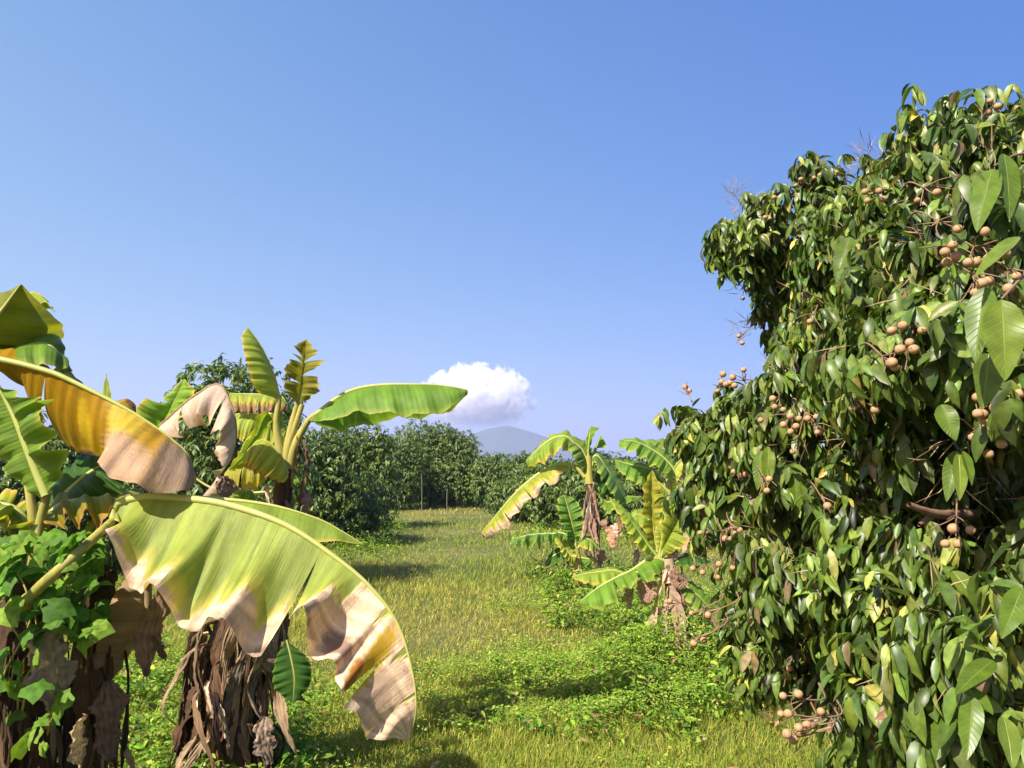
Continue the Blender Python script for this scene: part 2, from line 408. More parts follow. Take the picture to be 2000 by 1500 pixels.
def blade(rib, edge, nu, nv, seed, base, yel, dry, margin, bulge=.06, ripple=.012, rfreq=7, pleat=.0016, tears=(), gap=.02, rag=.02, flap=.03, pale=.0, mcurve=None, spot=None, creases=()):
    """Half a banana leaf: sheet between midrib and margin, waved, pleated across, torn along the veins."""
    r = np.random.default_rng(seed)
    n = 240
    Rb = spline(rib, n); Eg = spline(edge, n)
    tt = np.linspace(0, 1, n)
    segs = [0] + list(tears) + [1]
    Vs, Fs, Cs, Us = [], [], [], []; off = 0
    ph = r.uniform(0, 6.28, 4)
    for a, b in zip(segs[:-1], segs[1:]):
        m = max(4, int(nu * (b - a)) + 1)
        u = np.linspace(a, b, m)[:, None]; v = np.linspace(0, 1, nv)[None, :]
        loc = (u - a) / (b - a) * 2 - 1
        ga = gap * r.uniform(.4, 1.5) if a > 0 else 0; gb = gap * r.uniform(.4, 1.5) if b < 1 else 0
        ue = np.clip(u + v ** 1.4 * (ga * (1 - loc) / 2 - gb * (1 + loc) / 2), 0, 1)
        vv = v * (1 - rag * 1.4 * (.5 + .5 * wob(ue * np.ones_like(v), 6, seed + 3)) - rag * .25 * (.5 + .5 * wob(ue * np.ones_like(v), 31, seed + 5)))
        rb = np.stack([np.interp(ue, tt, Rb[:, k]) for k in range(3)], -1)
        eg = np.stack([np.interp(ue, tt, Eg[:, k]) for k in range(3)], -1)
        P = rb * (1 - vv[..., None]) + eg * vv[..., None]
        Tn = unit(np.gradient(Rb, axis=0))
        tg = unit(np.stack([np.interp(ue, tt, Tn[:, k]) for k in range(3)], -1))
        nrm = unit(np.cross(tg, eg - rb + 1e-6))
        span = np.linalg.norm(eg - rb, axis=-1)
        nrm = nrm * np.where((nrm[..., 1:2] > 0), -1, 1)   # towards the open side
        sc_ = np.clip(span / .24, .1, 1)
        mg_ = np.interp(ue, mcurve[0], mcurve[1]) if mcurve is not None else 0.0 * ue
        d = bulge * np.sin(np.pi * vv) * np.minimum(span, .5) / .35
        d = d + sc_ * ripple * (1 - .45 * np.clip((mg_ - .6) / .4, 0, 1)) * vv ** 1.3 * wob(ue, rfreq, seed + 1, .4, 2) * 1.4
        d = d + sc_ * pleat * (.4 + .3 * vv) * np.sin(ue * 2 * math.pi * rfreq * 6 + ph[0] + 1.2 * np.sin(ue * 17 + ph[1]))
        for (cu, cw, cd) in creases:
            q_ = (ue - cu - .015 * vv) / (cw * (.35 + .65 * vv))
            d = d - cd * vv ** 1.2 * np.exp(-q_ ** 2)
        d = d + sc_ * flap * vv ** 1.5 * (r.uniform(-1, 1) + r.uniform(-1, 1) * loc)
        P = P + nrm * d[..., None]
        # colour of the tissue: fresh -> yellow -> dry from the margin inwards
        mg = np.interp(ue, mcurve[0], mcurve[1]) if mcurve is not None else margin
        w = 1 - mg * (1 + .35 * wob(ue, 11, seed + 7) + .12 * wob(ue, 43, seed + 8))
        kk = (vv - w)
        fy = np.clip((kk + .16) / .16, 0, 1)[..., None]; fd = np.clip((kk) / .07, 0, 1)[..., None]
        stripe = (.5 + .5 * wob(ue + .01 * vv, 30, seed + 9))[..., None]
        cb = np.array(base) * (1 + .16 * wob(ue, 5, seed + 11)[..., None]) * (1 - .10 * stripe)
        cb = cb * (1 - pale) + np.array(YG) * pale * np.ones_like(cb)
        c = cb * (1 - fy) + np.array(yel) * fy
        dr = np.array(dry) * (1 + .25 * wob(ue * 1.3 + vv * .7, 6, seed + 12)[..., None]) * (1 - .45 * np.clip((kk - mg * .75) / .1, 0, 1)[..., None] * (mg < .8 if np.isscalar(mg) else (mg < .8)[..., None]))
        c = c * (1 - fd) + dr * fd
        if spot is not None:
            for (su, sv, ru, rv, sc, sd) in spot:
                q = np.clip(1.5 - 1.5 * (((ue - su - .05 * (vv - sv)) / ru) ** 2 + ((vv - sv) / rv) ** 2) + .3 * wob(ue + vv, 9, seed + 20), 0, 1)[..., None]
                c = c * (1 - q) + np.array(sc) * q; fd = fd * (1 - q) + sd * q
        rib_f = np.clip(1 - vv / .02, 0, 1)[..., None]
        c = c * (1 - rib_f * .6) + np.array(YG) * rib_f * .6 * (1 - fd) + c * rib_f * .6 * fd
        Vs.append(P.reshape(-1, 3)); Fs.append(grid_faces(m, nv, off)); off += m * nv
        Cs.append(np.concatenate([np.clip(c, .01, .95), fd * np.ones_like(vv)[..., None]], -1).reshape(-1, 4))
        Us.append(np.stack([ue, vv * np.ones_like(ue)], -1).reshape(-1, 2))
    return np.vstack(Vs), np.vstack(Fs), np.vstack(Cs), np.vstack(Us)

def pts(lst, d):
    """(px,py[,Y offset]) rows to points at distance d."""
    return np.array([at(q[0], q[1], d + (q[2] if len(q) > 2 else 0)) for q in lst])

STYLES = {
    'green':  dict(base=GREEN, yel=YG, dry=TAN, margin=.02),
    'lime':   dict(base=LIME, yel=YEL, dry=TAN, margin=.05),
    'yg':     dict(base=YG, yel=YEL, dry=TAN, margin=.07),
    'deep':   dict(base=DEEP, yel=GREEN, dry=BROWN, margin=.01),
    'olive':  dict(base=OLIVE, yel=AMBER, dry=BROWN, margin=.08),
    'amber':  dict(base=AMBER, yel=YEL, dry=BROWN, margin=.12),
    'yellow': dict(base=(.50, .40, .05), yel=YEL, dry=TAN, margin=.1),
    'tan':    dict(base=TAN, yel=TAN, dry=BROWN, margin=.05),
    'brown':  dict(base=(.24, .15, .09), yel=BROWN, dry=DARKBROWN, margin=.1),
}
_seed = [100]
def leaf(plant, d, rib, left=None, right=None, style='green', petiole=None, r0=.016, res=1.0, name='leaf', label=None, **kw):
    """One banana leaf, part of plant: blade halves in one mesh, the midrib its sub-part."""
    _seed[0] += 7; sd = _seed[0]
    st = dict(STYLES[style]); st.update(kw)
    ribp = pts(rib, d)
    size = np.linalg.norm(np.diff(ribp, axis=0), axis=1).sum()
    nu = int(150 * res); nv = int(22 * res)
    parts = []; tears = st.pop('tears', (0,)) ; tl = st.pop('tears_l', None); tr_ = st.pop('tears_r', None)
    if tears == (0,): tears = ()
    for k, (e, tz) in enumerate(((left, tl), (right, tr_))):
        if e is None: continue
        parts.append(blade(ribp, pts(e, d), nu, nv, sd + k * 53, tears=tears if tz is None else tz, **st))
    V, Fc, C, U = [], [], [], []; off = 0
    for p in parts:
        V.append(p[0]); Fc.append(p[1] + off); C.append(p[2]); U.append(p[3]); off += len(p[0])
    dryish = style in ('tan', 'brown')
    if dryish:
        C = [np.concatenate([c[:, :3], np.ones((len(c), 1))], 1) for c in C]
    o = mesh(name, np.vstack(V), np.vstack(Fc), M_BLADE, plant, np.vstack(C), np.vstack(U))
    if label: o["label"] = label
    path = spline(np.vstack([pts(petiole, d), ribp]) if petiole is not None else ribp, 60)
    rad = [r0, r0 * .8, r0 * .45, r0 * .12]
    V, Fc, uv = tube(path, rad, 8)
    mesh('midrib', V, Fc, M_RIBDRY if dryish else M_RIB, o)
    return o

def ribbon(plant, p0, path, width, seed, colr=None, name='dry_leaf', crumple=.13, face=None):
    """A withered leaf hanging down the stem: crumpled strip with folded cross-section."""
    r = np.random.default_rng(seed)
    P = spline(np.array(path), 46)
    n, m = 46, 13
    u = np.linspace(0, 1, n)[:, None]; v = np.linspace(-1, 1, m)[None, :]
    T = unit(np.gradient(P, axis=0))
    a0 = r.uniform(0, 6.28) if face is None else math.atan2(face[0], -face[1])
    a = a0 + np.cumsum(r.normal(0, .05, n))
    ref = np.stack([np.cos(a), np.sin(a), 0 * a], 1)
    S = unit(ref - (ref * T).sum(1, keepdims=True) * T); Nn = np.cross(T, S)
    w = width * np.sin(np.clip(u * 1.02 + .05, 0, 1) * math.pi) ** .55 * (1 + .25 * wob(u, 2.5, seed, .5, 2))
    w = w * (1 + .08 * wob(u * 1.0 + v * .2, 14, seed + 1, .4, 2))
    fold = crumple * width * (.5 * np.abs(((v * (1.3 + .6 * wob(u, 2, seed + 2)) + 5) % 1.0) - .5) * 2 + .35 * wob(u * .6 + v * .6, 3, seed + 4, .5, 2) + .10 * wob(u * .7 + v, 6, seed + 5, .5, 2))
    V = P[:, None] + S[:, None] * (v * w * .5)[..., None] + Nn[:, None] * fold[..., None]
    c = np.array(colr if colr is not None else random.choice([TAN, BROWN, (.36, .23, .14), (.20, .12, .07), (.45, .31, .21)]))
    C = c * (1 + .28 * wob(v * 1.1 + u, 3, seed + 6))[..., None] * np.ones((n, m, 1))
    C = np.clip(C, .02, .8)
    C = np.concatenate([C, np.ones((n, m, 1))], -1)
    U = np.stack(np.broadcast_arrays(v * .5 + .5, u), -1)
    U = U * np.array([.25, 1.0])
    return mesh(name, V.reshape(-1, 3), grid_faces(n, m), M_BLADE, plant, C.reshape(-1, 4), U.reshape(-1, 2))

def skirt(plant, path, rad, count, length, width, seed, z0=.25, z1=1.0, colours=None):
    """Withered leaves and split sheaths hanging down round a pseudostem."""
    r = np.random.default_rng(seed)
    P = spline(np.array(path), 40)
    for i in range(count):
        t = z0 + (z1 - z0) * (i + r.uniform(0, 1)) / count
        c = P[int(t * 39)]
        a = r.uniform(0, 6.28) if i % 3 == 0 else r.uniform(math.pi * .95, 2.05 * math.pi)
        rr = np.interp(t, np.linspace(0, 1, len(rad)), rad)
        o = np.array([math.cos(a), math.sin(a), 0]); sd = np.array([-o[1], o[0], 0])
        big = i % 9 == 0
        w = width * (r.uniform(.4, .75) if big else r.uniform(.12, .42))
        L = min(length * r.uniform(.45, 1.2), max(.12, c[2] + .05))
        out = r.uniform(.0, .75) * width * (1 if r.random() < .6 else .2)
        sw = sd * r.normal(0, .05)
        p = [c + o * rr * .85, c + o * (rr + out * .7) - np.array([0, 0, .05 * L]), c + o * (rr * 1.03 + out) - np.array([0, 0, L * .35]) + sw,
             c + o * (rr * 1.08 + out * r.uniform(.2, 1.3)) - np.array([0, 0, L * .7]) + sw * 1.5 + r.normal(0, .012, 3),
             c + o * (rr * 1.12 + out * r.uniform(0, 1.5)) - np.array([0, 0, L]) + sw * 2 + r.normal(0, .018, 3)]
        cc = None if colours is None else colours[r.integers(len(colours))]
        if not big: cc = np.array(cc) * r.choice([.45, .8, 1.1, 1.5])
        ribbon(plant, None, p, w, seed * 31 + i, cc, crumple=.10 if big else .22, face=o)

def pseudostem(plant, path, rad, mat=None, name='pseudostem'):
    P = spline(np.array(path), 40)
    V, Fc, uv = tube(P, rad, 20, .05, 5)
    # overlapping sheath ridges
    return mesh(name, V, Fc, mat or M_STUMP, plant)

# --- A: near banana plant at the left edge
dA = 2.45
A0 = at(40, 1500, dA); A0[2] = 0.0
plantA = empty("banana_plant", A0)
tag(plantA, "nearest banana plant at the left edge, with amber leaf and long arching half-dried leaf", "banana plant", "banana plants beside the path")
stemA = [A0 + np.array([-.08, .02, 0]), at(20, 1420, dA), at(35, 1250, dA), at(60, 1120, dA)]
pseudostem(plantA, stemA, [.12, .10, .085, .06])
stemA2 = [A0 + np.array([.16, .12, 0]), at(165, 1430, dA + .15), at(175, 1250, dA + .15), at(195, 1110, dA + .1)]
pseudostem(plantA, stemA2, [.085, .075, .06, .03])
DK = [(.17, .10, .05), (.09, .05, .025), (.26, .165, .09), (.13, .08, .04), (.38, .26, .16)]
skirt(plantA, stemA, [.12, .10, .085, .07], 50, .8, .15, 7, .25, .97, DK)
skirt(plantA, stemA2, [.085, .075, .06, .04], 30, .6, .10, 8, .3, .97, DK)
# pale petioles rising to the upper leaves
for q in ([(62, 1150), (66, 1040), (58, 960), (46, 905)], [(70, 1150), (76, 1040), (88, 980), (96, 935)], [(30, 1180, .1), (25, 1060, .1), (-30, 950, .1)],
          [(45, 1190, -.10), (75, 1150, -.22), (130, 1100, -.26), (190, 1045, -.16), (222, 1015, -.03)], [(75, 1150, .1), (140, 1075, .1), (200, 1000, .1)]):
    V, Fc, uv = tube(spline(pts(q, dA), 30), [.020, .015, .012], 10)
    mesh('petiole', V, Fc, M_STEM, plantA)

# the long arching leaf
leaf(plantA, dA, rib=[(222, 1012, -.03), (228, 985, -.02), (275, 972, -.02), (340, 972, -.03), (440, 985, -.06), (555, 1024, -.1), (650, 1085, -.13), (722, 1145, -.15), (775, 1215, -.17), (803, 1300, -.18), (813, 1380, -.18), (800, 1445, -.16)],
     left=[(216, 1014, -.05), (212, 1052, -.16), (228, 1092, -.24), (268, 1128, -.28), (322, 1166, -.32), (385, 1192, -.33), (430, 1212, -.34), (500, 1256, -.34), (548, 1240, -.3), (590, 1215, -.26), (604, 1284, -.26), (650, 1302, -.3), (668, 1376, -.34), (708, 1398, -.32), (735, 1448, -.28), (798, 1449, -.18)],
     style='yg', res=2.0, r0=.013, bulge=-.035, ripple=.045, rfreq=5.5, pleat=.0016, tears_l=(.535, .80), gap=.02, rag=.03, flap=.05, creases=((.20, .02, .05), (.30, .018, .07), (.40, .016, .06), (.735, .02, .07), (.90, .02, .03)),
     mcurve=([0, .06, .16, .22, .27, .33, .37, .46, .55, .60, .63, .66, 1.0], [.10, .12, .30, .17, .25, .08, .30, .36, .38, .42, .70, 1.3, 1.4]), margin=.2,
     dry=(.74, .51, .32), yel=(.62, .54, .10), base=(.34, .40, .07), name='leaf', label="long arching leaf, yellow green with a bleached pink-tan dry margin and tip",
     spot=[(.785, .42, .032, .5, (.68, .40, .03), .4), (.775, .75, .02, .25, (.33, .13, .02), .7), (.70, .72, .05, .17, (.30, .19, .13), 1.0), (.85, .45, .04, .3, (.60, .40, .25), 1.0)])  # last two spots: brown patches painted in for the shade under folds
# strip of blade seen behind it
leaf(plantA, dA + .12, rib=[(230, 990), (330, 973), (430, 975), (530, 987), (620, 1013), (672, 1040), (708, 1062)],
     left=[(235, 1010, -.05), (330, 1010, -.05), (430, 1035, -.06), (530, 1058, -.06), (600, 1062, -.05), (650, 1058, -.03), (706, 1063)],
     right=[(235, 985, .2), (330, 985, .22), (430, 1000, .22), (530, 1010, .2), (620, 1025, .15), (672, 1045, .05), (708, 1063)], style='lime', res=1.2, r0=.01, ripple=.008, bulge=.02)
# amber leaf
leaf(plantA, dA + .05, rib=[(-90, 690), (0, 702), (89, 724), (135, 742), (221, 785), (276, 816), (337, 859), (368, 890), (383, 935)],
     left=[(-80, 715, .08), (0, 722, .1), (40, 752, .12), (80, 768, .14), (98, 878, .16), (150, 884, .12), (198, 900, .0), (195, 930, -.16), (262, 948, -.2), (305, 968, -.16), (350, 966, -.1), (382, 940)],
     right=[(-80, 680, .2), (0, 690, .22), (89, 715, .25), (135, 738, .26), (221, 792, .26), (276, 835, .22), (337, 885, .16), (368, 912, .1), (383, 940)],
     style='amber', base=(.46, .25, .012), yel=(.50, .30, .012), res=1.6, r0=.012, bulge=.04, ripple=.02, rfreq=4, pleat=.003, tears_l=(.33, .585), gap=.01, flap=.02,
     margin=.12, dry=(.13, .06, .025),
     label="amber yellow leaf drying to pinkish brown at its outer end", spot=[(.66, .15, .10, .5, (.66, .46, .05), 0), (.50, .5, .03, .45, (.62, .40, .02), 0), (.72, .75, .16, .42, (.46, .29, .17), 1.0), (.90, .6, .09, .8, (.32, .21, .13), 1.0)])
# olive folded leaf at the top
leaf(plantA, dA + .1, rib=[(-95, 790), (-60, 720), (-20, 640), (15, 590), (40, 556)],
     right=[(-60, 770, .2), (10, 705, .32), (70, 672, .36), (122, 648, .34), (44, 556)],
     left=[(-120, 760, .15), (-110, 690, .2), (-70, 620, .2), (-20, 575, .15), (40, 556)], style='olive', base=(.24, .25, .012), yel=(.28, .22, .012), margin=.015, res=1.2, bulge=.05, ripple=.012, rfreq=3, pleat=.001)
leaf(plantA, dA + .2, rib=[(-80, 760), (-20, 700), (40, 680), (85, 672), (115, 690), (141, 725)],
     right=[(-70, 790, -.05), (-10, 740, -.1), (40, 720, -.12), (85, 722, -.12), (120, 724, -.08), (141, 727)],
     left=[(-80, 740, .1), (-20, 690, .15), (40, 668, .16), (98, 661, .15), (125, 680, .1), (141, 725)], style='green', res=1.1, tears_l=(.6,), gap=.03, flap=.04)
leaf(plantA, dA + .5, rib=[(20, 700), (60, 630), (85, 590), (107, 608)], right=[(30, 705, .05), (75, 640, .08), (98, 600, .08), (108, 611)], left=[(10, 690, .05), (50, 610, .05), (75, 572, .05), (106, 606)], style='lime', pale=.5, res=.7, r0=.006)
# broad green leaf at the left, its right half folded towards the lens
leaf(plantA, dA - .05, rib=[(92, 968), (72, 920), (48, 860), (25, 805), (-10, 745), (-60, 690)],
     right=[(104, 950, -.02), (132, 893, -.06), (100, 872, -.12), (92, 820, -.16), (80, 786, -.14), (20, 768, -.05), (-50, 690)],
     left=[(80, 972, .02), (30, 935, .05), (-10, 885, .1), (-60, 820, .12), (-90, 760, .1), (-70, 695)], style='green', res=1.3, bulge=.04, ripple=.02, tears_r=(.45,), gap=.02, flap=.03)
leaf(plantA, dA + .25, rib=[(90, 1010), (130, 965), (180, 920), (232, 898)],
     right=[(105, 1012, -.05), (160, 995, -.1), (225, 975, -.12), (245, 915)], left=[(80, 990, .05), (110, 940, .1), (165, 885, .12), (230, 892)], style='deep', res=1.0)
leaf(plantA, dA + .1, rib=[(70, 1060), (40, 1005), (0, 985), (-60, 985), (-120, 1005)], right=[(80, 1040, -.08), (45, 1025, -.14), (0, 1015, -.16), (-60, 1015, -.14), (-115, 1010)],
     left=[(60, 1040, .12), (40, 985, .2), (0, 970, .22), (-60, 972, .2), (-120, 1000)], style='lime', res=1.0, ripple=.02)
leaf(plantA, dA + .15, rib=[(80, 1040), (110, 995), (160, 978), (215, 975), (270, 970), (322, 978)], right=[(95, 1040, -.1), (130, 1032, -.16), (170, 1025, -.2), (225, 1015, -.18), (270, 990, -.12), (322, 980)],
     left=[(80, 1020, .1), (110, 975, .16), (160, 966, .2), (215, 968, .2), (270, 966, .12), (322, 976)], style='olive', base=(.26, .30, .035), res=1.0, ripple=.02)
leaf(plantA, dA + .35, rib=[(20, 1100), (-10, 1060), (-50, 1040)], right=[(30, 1090, -.05), (10, 1080, -.1), (-50, 1060)], left=[(10, 1080, .05), (-20, 1030, .1), (-50, 1030)], style='deep', res=.7)
# tip sticking up behind, and withered leaves hanging beside the stem
leaf(plantA, dA + .9, rib=[(215, 900), (210, 820), (208, 770), (208, 730)], right=[(222, 890), (222, 830), (218, 775), (208, 730)], left=[(205, 890), (198, 830), (199, 775), (207, 730)], style='lime', pale=.6, res=.6, r0=.005)
leaf(plantA, dA + .15, rib=[(285, 1120), (288, 1160), (282, 1215), (240, 1265), (205, 1310), (190, 1390)], left=[(240, 1135, -.02), (215, 1170, -.06), (200, 1210, -.08), (185, 1265, -.06), (178, 1320, -.05), (185, 1390)],
     right=[(288, 1122, .04), (290, 1165, .06), (284, 1222, .06), (250, 1285, .05), (225, 1330, .05), (195, 1392)], style='brown', base=(.34, .22, .12), yel=(.30, .19, .10), margin=.04, res=1.2, bulge=.06, ripple=.02, name='dry_leaf')
for i, (a, w, c) in enumerate([([(322, 1150), (312, 1190), (290, 1240), (284, 1280), (288, 1335)], .075, (.25, .15, .09)), ([(300, 1240), (310, 1260), (325, 1290)], .05, (.17, .10, .06)),
        ([(110, 1225, -.12), (95, 1260, -.14), (100, 1330, -.12), (110, 1400, -.1)], .13, (.36, .27, .19)), ([(210, 1330), (215, 1380), (208, 1440), (215, 1500)], .10, (.22, .14, .09)),
        ([(165, 1395, -.2), (150, 1430, -.22), (155, 1500, -.2)], .09, (.45, .32, .2)), ([(205, 1120), (190, 1170), (175, 1230), (165, 1300)], .06, (.07, .045, .03)), ([(225, 1115), (212, 1165), (195, 1220)], .05, (.08, .05, .03))]):
    ribbon(plantA, None, pts(a, dA), w, 900 + i, c)

# --- B: second banana plant standing behind the arching leaf
dB = 4.15
B0 = at(445, 1490, dB); B0[2] = 0
plantB = empty("banana_plant", B0)
tag(plantB, "banana plant behind the arching leaf, its widest leaf reaching right to the cloud", "banana plant", "banana plants beside the path")
stemB = [B0, at(448, 1350, dB), at(468, 1200, dB), at(515, 1080, dB), at(548, 985, dB), at(560, 915, dB)]
pseudostem(plantB, stemB, [.17, .15, .12, .09, .06, .04])
TD = [(.32, .20, .11), (.46, .32, .19), (.22, .135, .07), (.10, .055, .028), (.62, .46, .30)]
skirt(plantB, stemB, [.17, .15, .12, .09, .06], 92, .6, .17, 21, .15, .72, TD)
skirt(plantB, stemB, [.17, .15, .12, .09, .06], 6, .4, .10, 22, .72, .98, [(.20, .12, .08), (.42, .28, .2)])
for i, (a, w, c) in enumerate([([(590, 860), (600, 905), (590, 950), (582, 1000)], .12, (.18, .10, .065)), ([(582, 850), (585, 890), (572, 930)], .08, (.14, .09, .06)),
        ([(590, 960), (600, 980), (588, 1008)], .09, (.42, .25, .2)), ([(548, 1120), (556, 1170), (540, 1230)], .09, (.24, .15, .11)), ([(520, 1400, -.2), (515, 1440, -.22), (530, 1500, -.2)], .10, (.34, .24, .17)),
        ([(540, 935), (545, 960), (540, 1000)], .09, (.40, .34, .07))]):
    ribbon(plantB, None, pts(a, dB), w, 950 + i, c)
pB = [(561, 930), (562, 900)]
for q in ([(556, 960), (560, 890), (568, 840), (582, 785)], [(560, 950), (572, 880), (600, 825), (618, 808)], [(552, 960), (548, 890), (540, 830), (545, 780)], [(560, 950), (562, 880), (590, 790)]):
    V, Fc, uv = tube(spline(pts(q, dB), 24), [.034, .024, .014], 10)
    mesh('petiole', V, Fc, M_STEM, plantB)
leaf(plantB, dB, rib=[(545, 782), (538, 745), (525, 710), (508, 672), (484, 640)],
     left=[(505, 768, -.05), (492, 750, -.1), (478, 705, -.12), (469, 662, -.08), (483, 640)], right=[(549, 775, .04), (543, 755, .07), (530, 715, .08), (511, 676, .06), (486, 641)],
     style='lime', base=(.34, .42, .05), r0=.01, ripple=.006, rfreq=9, pleat=.0012, label="upright bright yellow green leaf")
leaf(plantB, dB, rib=[(582, 790), (587, 755), (591, 722), (594, 690), (598, 663)],
     left=[(570, 778, -.04), (554, 754, -.08), (550, 728, -.1), (560, 694, -.1), (570, 676, -.08), (596, 664)], right=[(602, 782, -.03), (632, 760, -.08), (626, 728, -.1), (640, 706, -.1), (618, 680, -.06), (600, 664)],
     style='olive', base=(.25, .23, .03), yel=(.42, .32, .03), r0=.009, ripple=.01, tears_l=(.32, .6, .68), tears_r=(.42, .62), gap=.05, flap=.03, rag=.08, label="upright olive yellow leaf torn into flaps")
leaf(plantB, dB, rib=[(607, 822), (624, 804), (675, 768), (735, 753), (828, 751), (880, 755), (914, 762)],
     left=[(612, 822, -.02), (640, 822, -.08), (690, 806, -.12), (735, 803, -.14), (800, 806, -.14), (870, 797, -.1), (913, 766)],
     right=[(600, 824, .1), (640, 830, .2), (690, 830, .24), (743, 818, .24), (800, 812, .22), (870, 806, .18), (914, 770)], style='green', base=(.17, .31, .035), res=1.4, r0=.014, ripple=.010, rfreq=5, pleat=.0015, bulge=.03, label="wide arching green leaf reaching right in front of the cloud")
leaf(plantB, dB - .1, rib=[(562, 925), (548, 890), (525, 864), (503, 861), (485, 880)], left=[(556, 943, -.06), (528, 933, -.12), (505, 925, -.14), (485, 915, -.12), (474, 907)], style='yg', base=(.42, .44, .05), margin=.1, r0=.009, dry=(.45, .25, .1))
leaf(plantB, dB + .05, rib=[(545, 870), (540, 820), (520, 810), (500, 850), (470, 895), (448, 918)], left=[(535, 880, -.03), (528, 812, -.05), (505, 806, -.08), (485, 855, -.1), (462, 890, -.08), (447, 916)],
     right=[(548, 872, .02), (534, 830, .03), (530, 825, .05), (508, 866, .08), (480, 905, .06), (450, 919)], style='lime', r0=.009)
leaf(plantB, dB + .3, rib=[(560, 790), (545, 773), (500, 770), (447, 768)], left=[(555, 806, -.06), (543, 806, -.08), (500, 806, -.1), (452, 803, -.08)], style='yg', margin=.35, dry=(.30, .17, .1), tears_l=(.5,), r0=.008)
leaf(plantB, dB + .3, rib=[(535, 840), (505, 812), (465, 808), (440, 820)], left=[(532, 870, -.06), (500, 862, -.08), (468, 860, -.1), (445, 850)], style='yg', r0=.008)
leaf(plantB, dB + .1, rib=[(540, 900), (500, 895), (460, 905), (438, 925)], left=[(520, 935, -.05), (502, 955, -.1), (462, 956, -.12), (443, 962)], style='yellow', base=(.42, .38, .045), tears_l=(.5,), gap=.05, r0=.008)
leaf(plantB, dB + .3, rib=[(556, 900), (542, 850), (538, 800), (548, 770)], left=[(548, 905), (525, 850, -.03), (528, 810, -.03), (546, 772)], right=[(562, 900), (556, 850, -.02), (552, 810, -.02), (550, 772)], style='green', r0=.01)
leaf(plantB, dB + .6, rib=[(300, 850), (325, 810), (345, 775), (360, 740)], left=[(285, 835, -.05), (262, 806, -.1), (284, 778, -.08), (312, 785), (358, 740)], right=[(320, 855, -.04), (352, 815, -.06), (378, 772, -.06), (362, 741)], style='lime', base=(.24, .38, .035), r0=.009, tears_l=(.6,), gap=.05, petiole=[(540, 960), (430, 960), (340, 900)])
leaf(plantB, dB + .1, rib=[(500, 985), (493, 962), (470, 957), (440, 965)], left=[(495, 975), (480, 978, -.05), (460, 978, -.06), (441, 967)], style='green', r0=.006, res=.6)
leaf(plantB, dB - .15, rib=[(560, 1250), (568, 1282), (575, 1325), (572, 1372)], left=[(552, 1262), (538, 1290, .02), (538, 1340, .03), (570, 1372)], right=[(575, 1262), (604, 1290, .02), (606, 1335, .03), (575, 1372)], style='deep', r0=.006, res=.6)
# the bleached, curled dead leaf
leaf(plantB, dB - .35, rib=[(312, 832, .1), (345, 802, .05), (382, 772), (427, 751, -.02), (452, 792, -.05), (462, 844, -.06), (453, 890, -.05), (428, 930, -.04), (393, 972, 0)],
     left=[(330, 856, .05), (352, 855, .02), (376, 838, -.02), (396, 824, -.08), (414, 846, -.14), (427, 880, -.14), (424, 915, -.12), (420, 940, -.08), (434, 974, -.02)],
     style='tan', base=(.60, .43, .31), margin=.12, res=1.3, bulge=.05, ripple=.05, rfreq=5, tears_l=(.17, .46), gap=.02, flap=.05, r0=.008, rag=.1, name='dry_leaf', label="bleached tan dead leaf curled into a hook")
ribbon(plantB, None, pts([(436, 930, -.3), (440, 960, -.3), (430, 1000, -.3)], dB), .12, 990, (.30, .19, .14))

# --- C: banana plant right of the path, farther
dC = 11.2
C0 = at(1165, 1135, dC); C0[2] = 0
plantC = empty("banana_plant", C0)
tag(plantC, "taller banana plant right of the path, its long frayed leaf drooping left over the grass", "banana plant", "banana plants beside the path")
Z6 = lambda lst: [((920 + q[0] / 2.884), (800 + q[1] / 2.884), *(q[2:])) for q in lst]
stemC = [C0, at(1160, 1050, dC), at(1153, 980, dC), at(1151, 935, dC)]
pseudostem(plantC, stemC, [.09, .075, .06, .055], M_STUMP)
PK = [(.50, .33, .23), (.38, .22, .15), (.28, .17, .11), (.6, .45, .34)]
skirt(plantC, stemC, [.09, .075, .06, .055], 34, .85, .15, 41, .35, 1.0, PK)
V, Fc, uv = tube(spline(pts([(1151, 945), (1150, 915), (1150, 890)], dC), 16), [.07, .055, .04], 12); mesh('sheath', V, Fc, M_STEM, plantC)
leaf(plantC, dC, rib=Z6([(640, 380), (600, 335), (540, 312), (480, 315), (380, 362), (250, 470), (120, 620), (60, 690)]), left=Z6([(640, 395), (600, 345, .05), (545, 325), (490, 392, -.3), (415, 450, -.3), (330, 530, -.3), (215, 650, -.25), (95, 735)]),
     right=Z6([(640, 375), (600, 333), (540, 312, .1), (480, 318, .4), (380, 372, .4), (260, 490, .4), (130, 640, .3), (70, 720)]),
     style='yg', base=(.34, .38, .04), mcurve=([0, .3, .5, .9, 1], [.12, .2, .3, .42, .9]), margin=.3, r0=.03, res=1.1, dry=(.5, .36, .22), tears_l=(.42, .55, .66, .76, .85, .93), gap=.007, rag=.05, ripple=.025, flap=.04)
leaf(plantC, dC, rib=Z6([(650, 360), (615, 250), (560, 170), (510, 150), (430, 180), (310, 285)]), left=Z6([(645, 370), (600, 280, -.1), (530, 225, -.2), (480, 240, -.3), (420, 290, -.3), (320, 325)]), right=Z6([(655, 350), (630, 220, .2), (570, 155, .3), (510, 146, .3), (420, 182, .2), (308, 290)]), style='lime', r0=.028, ripple=.03)
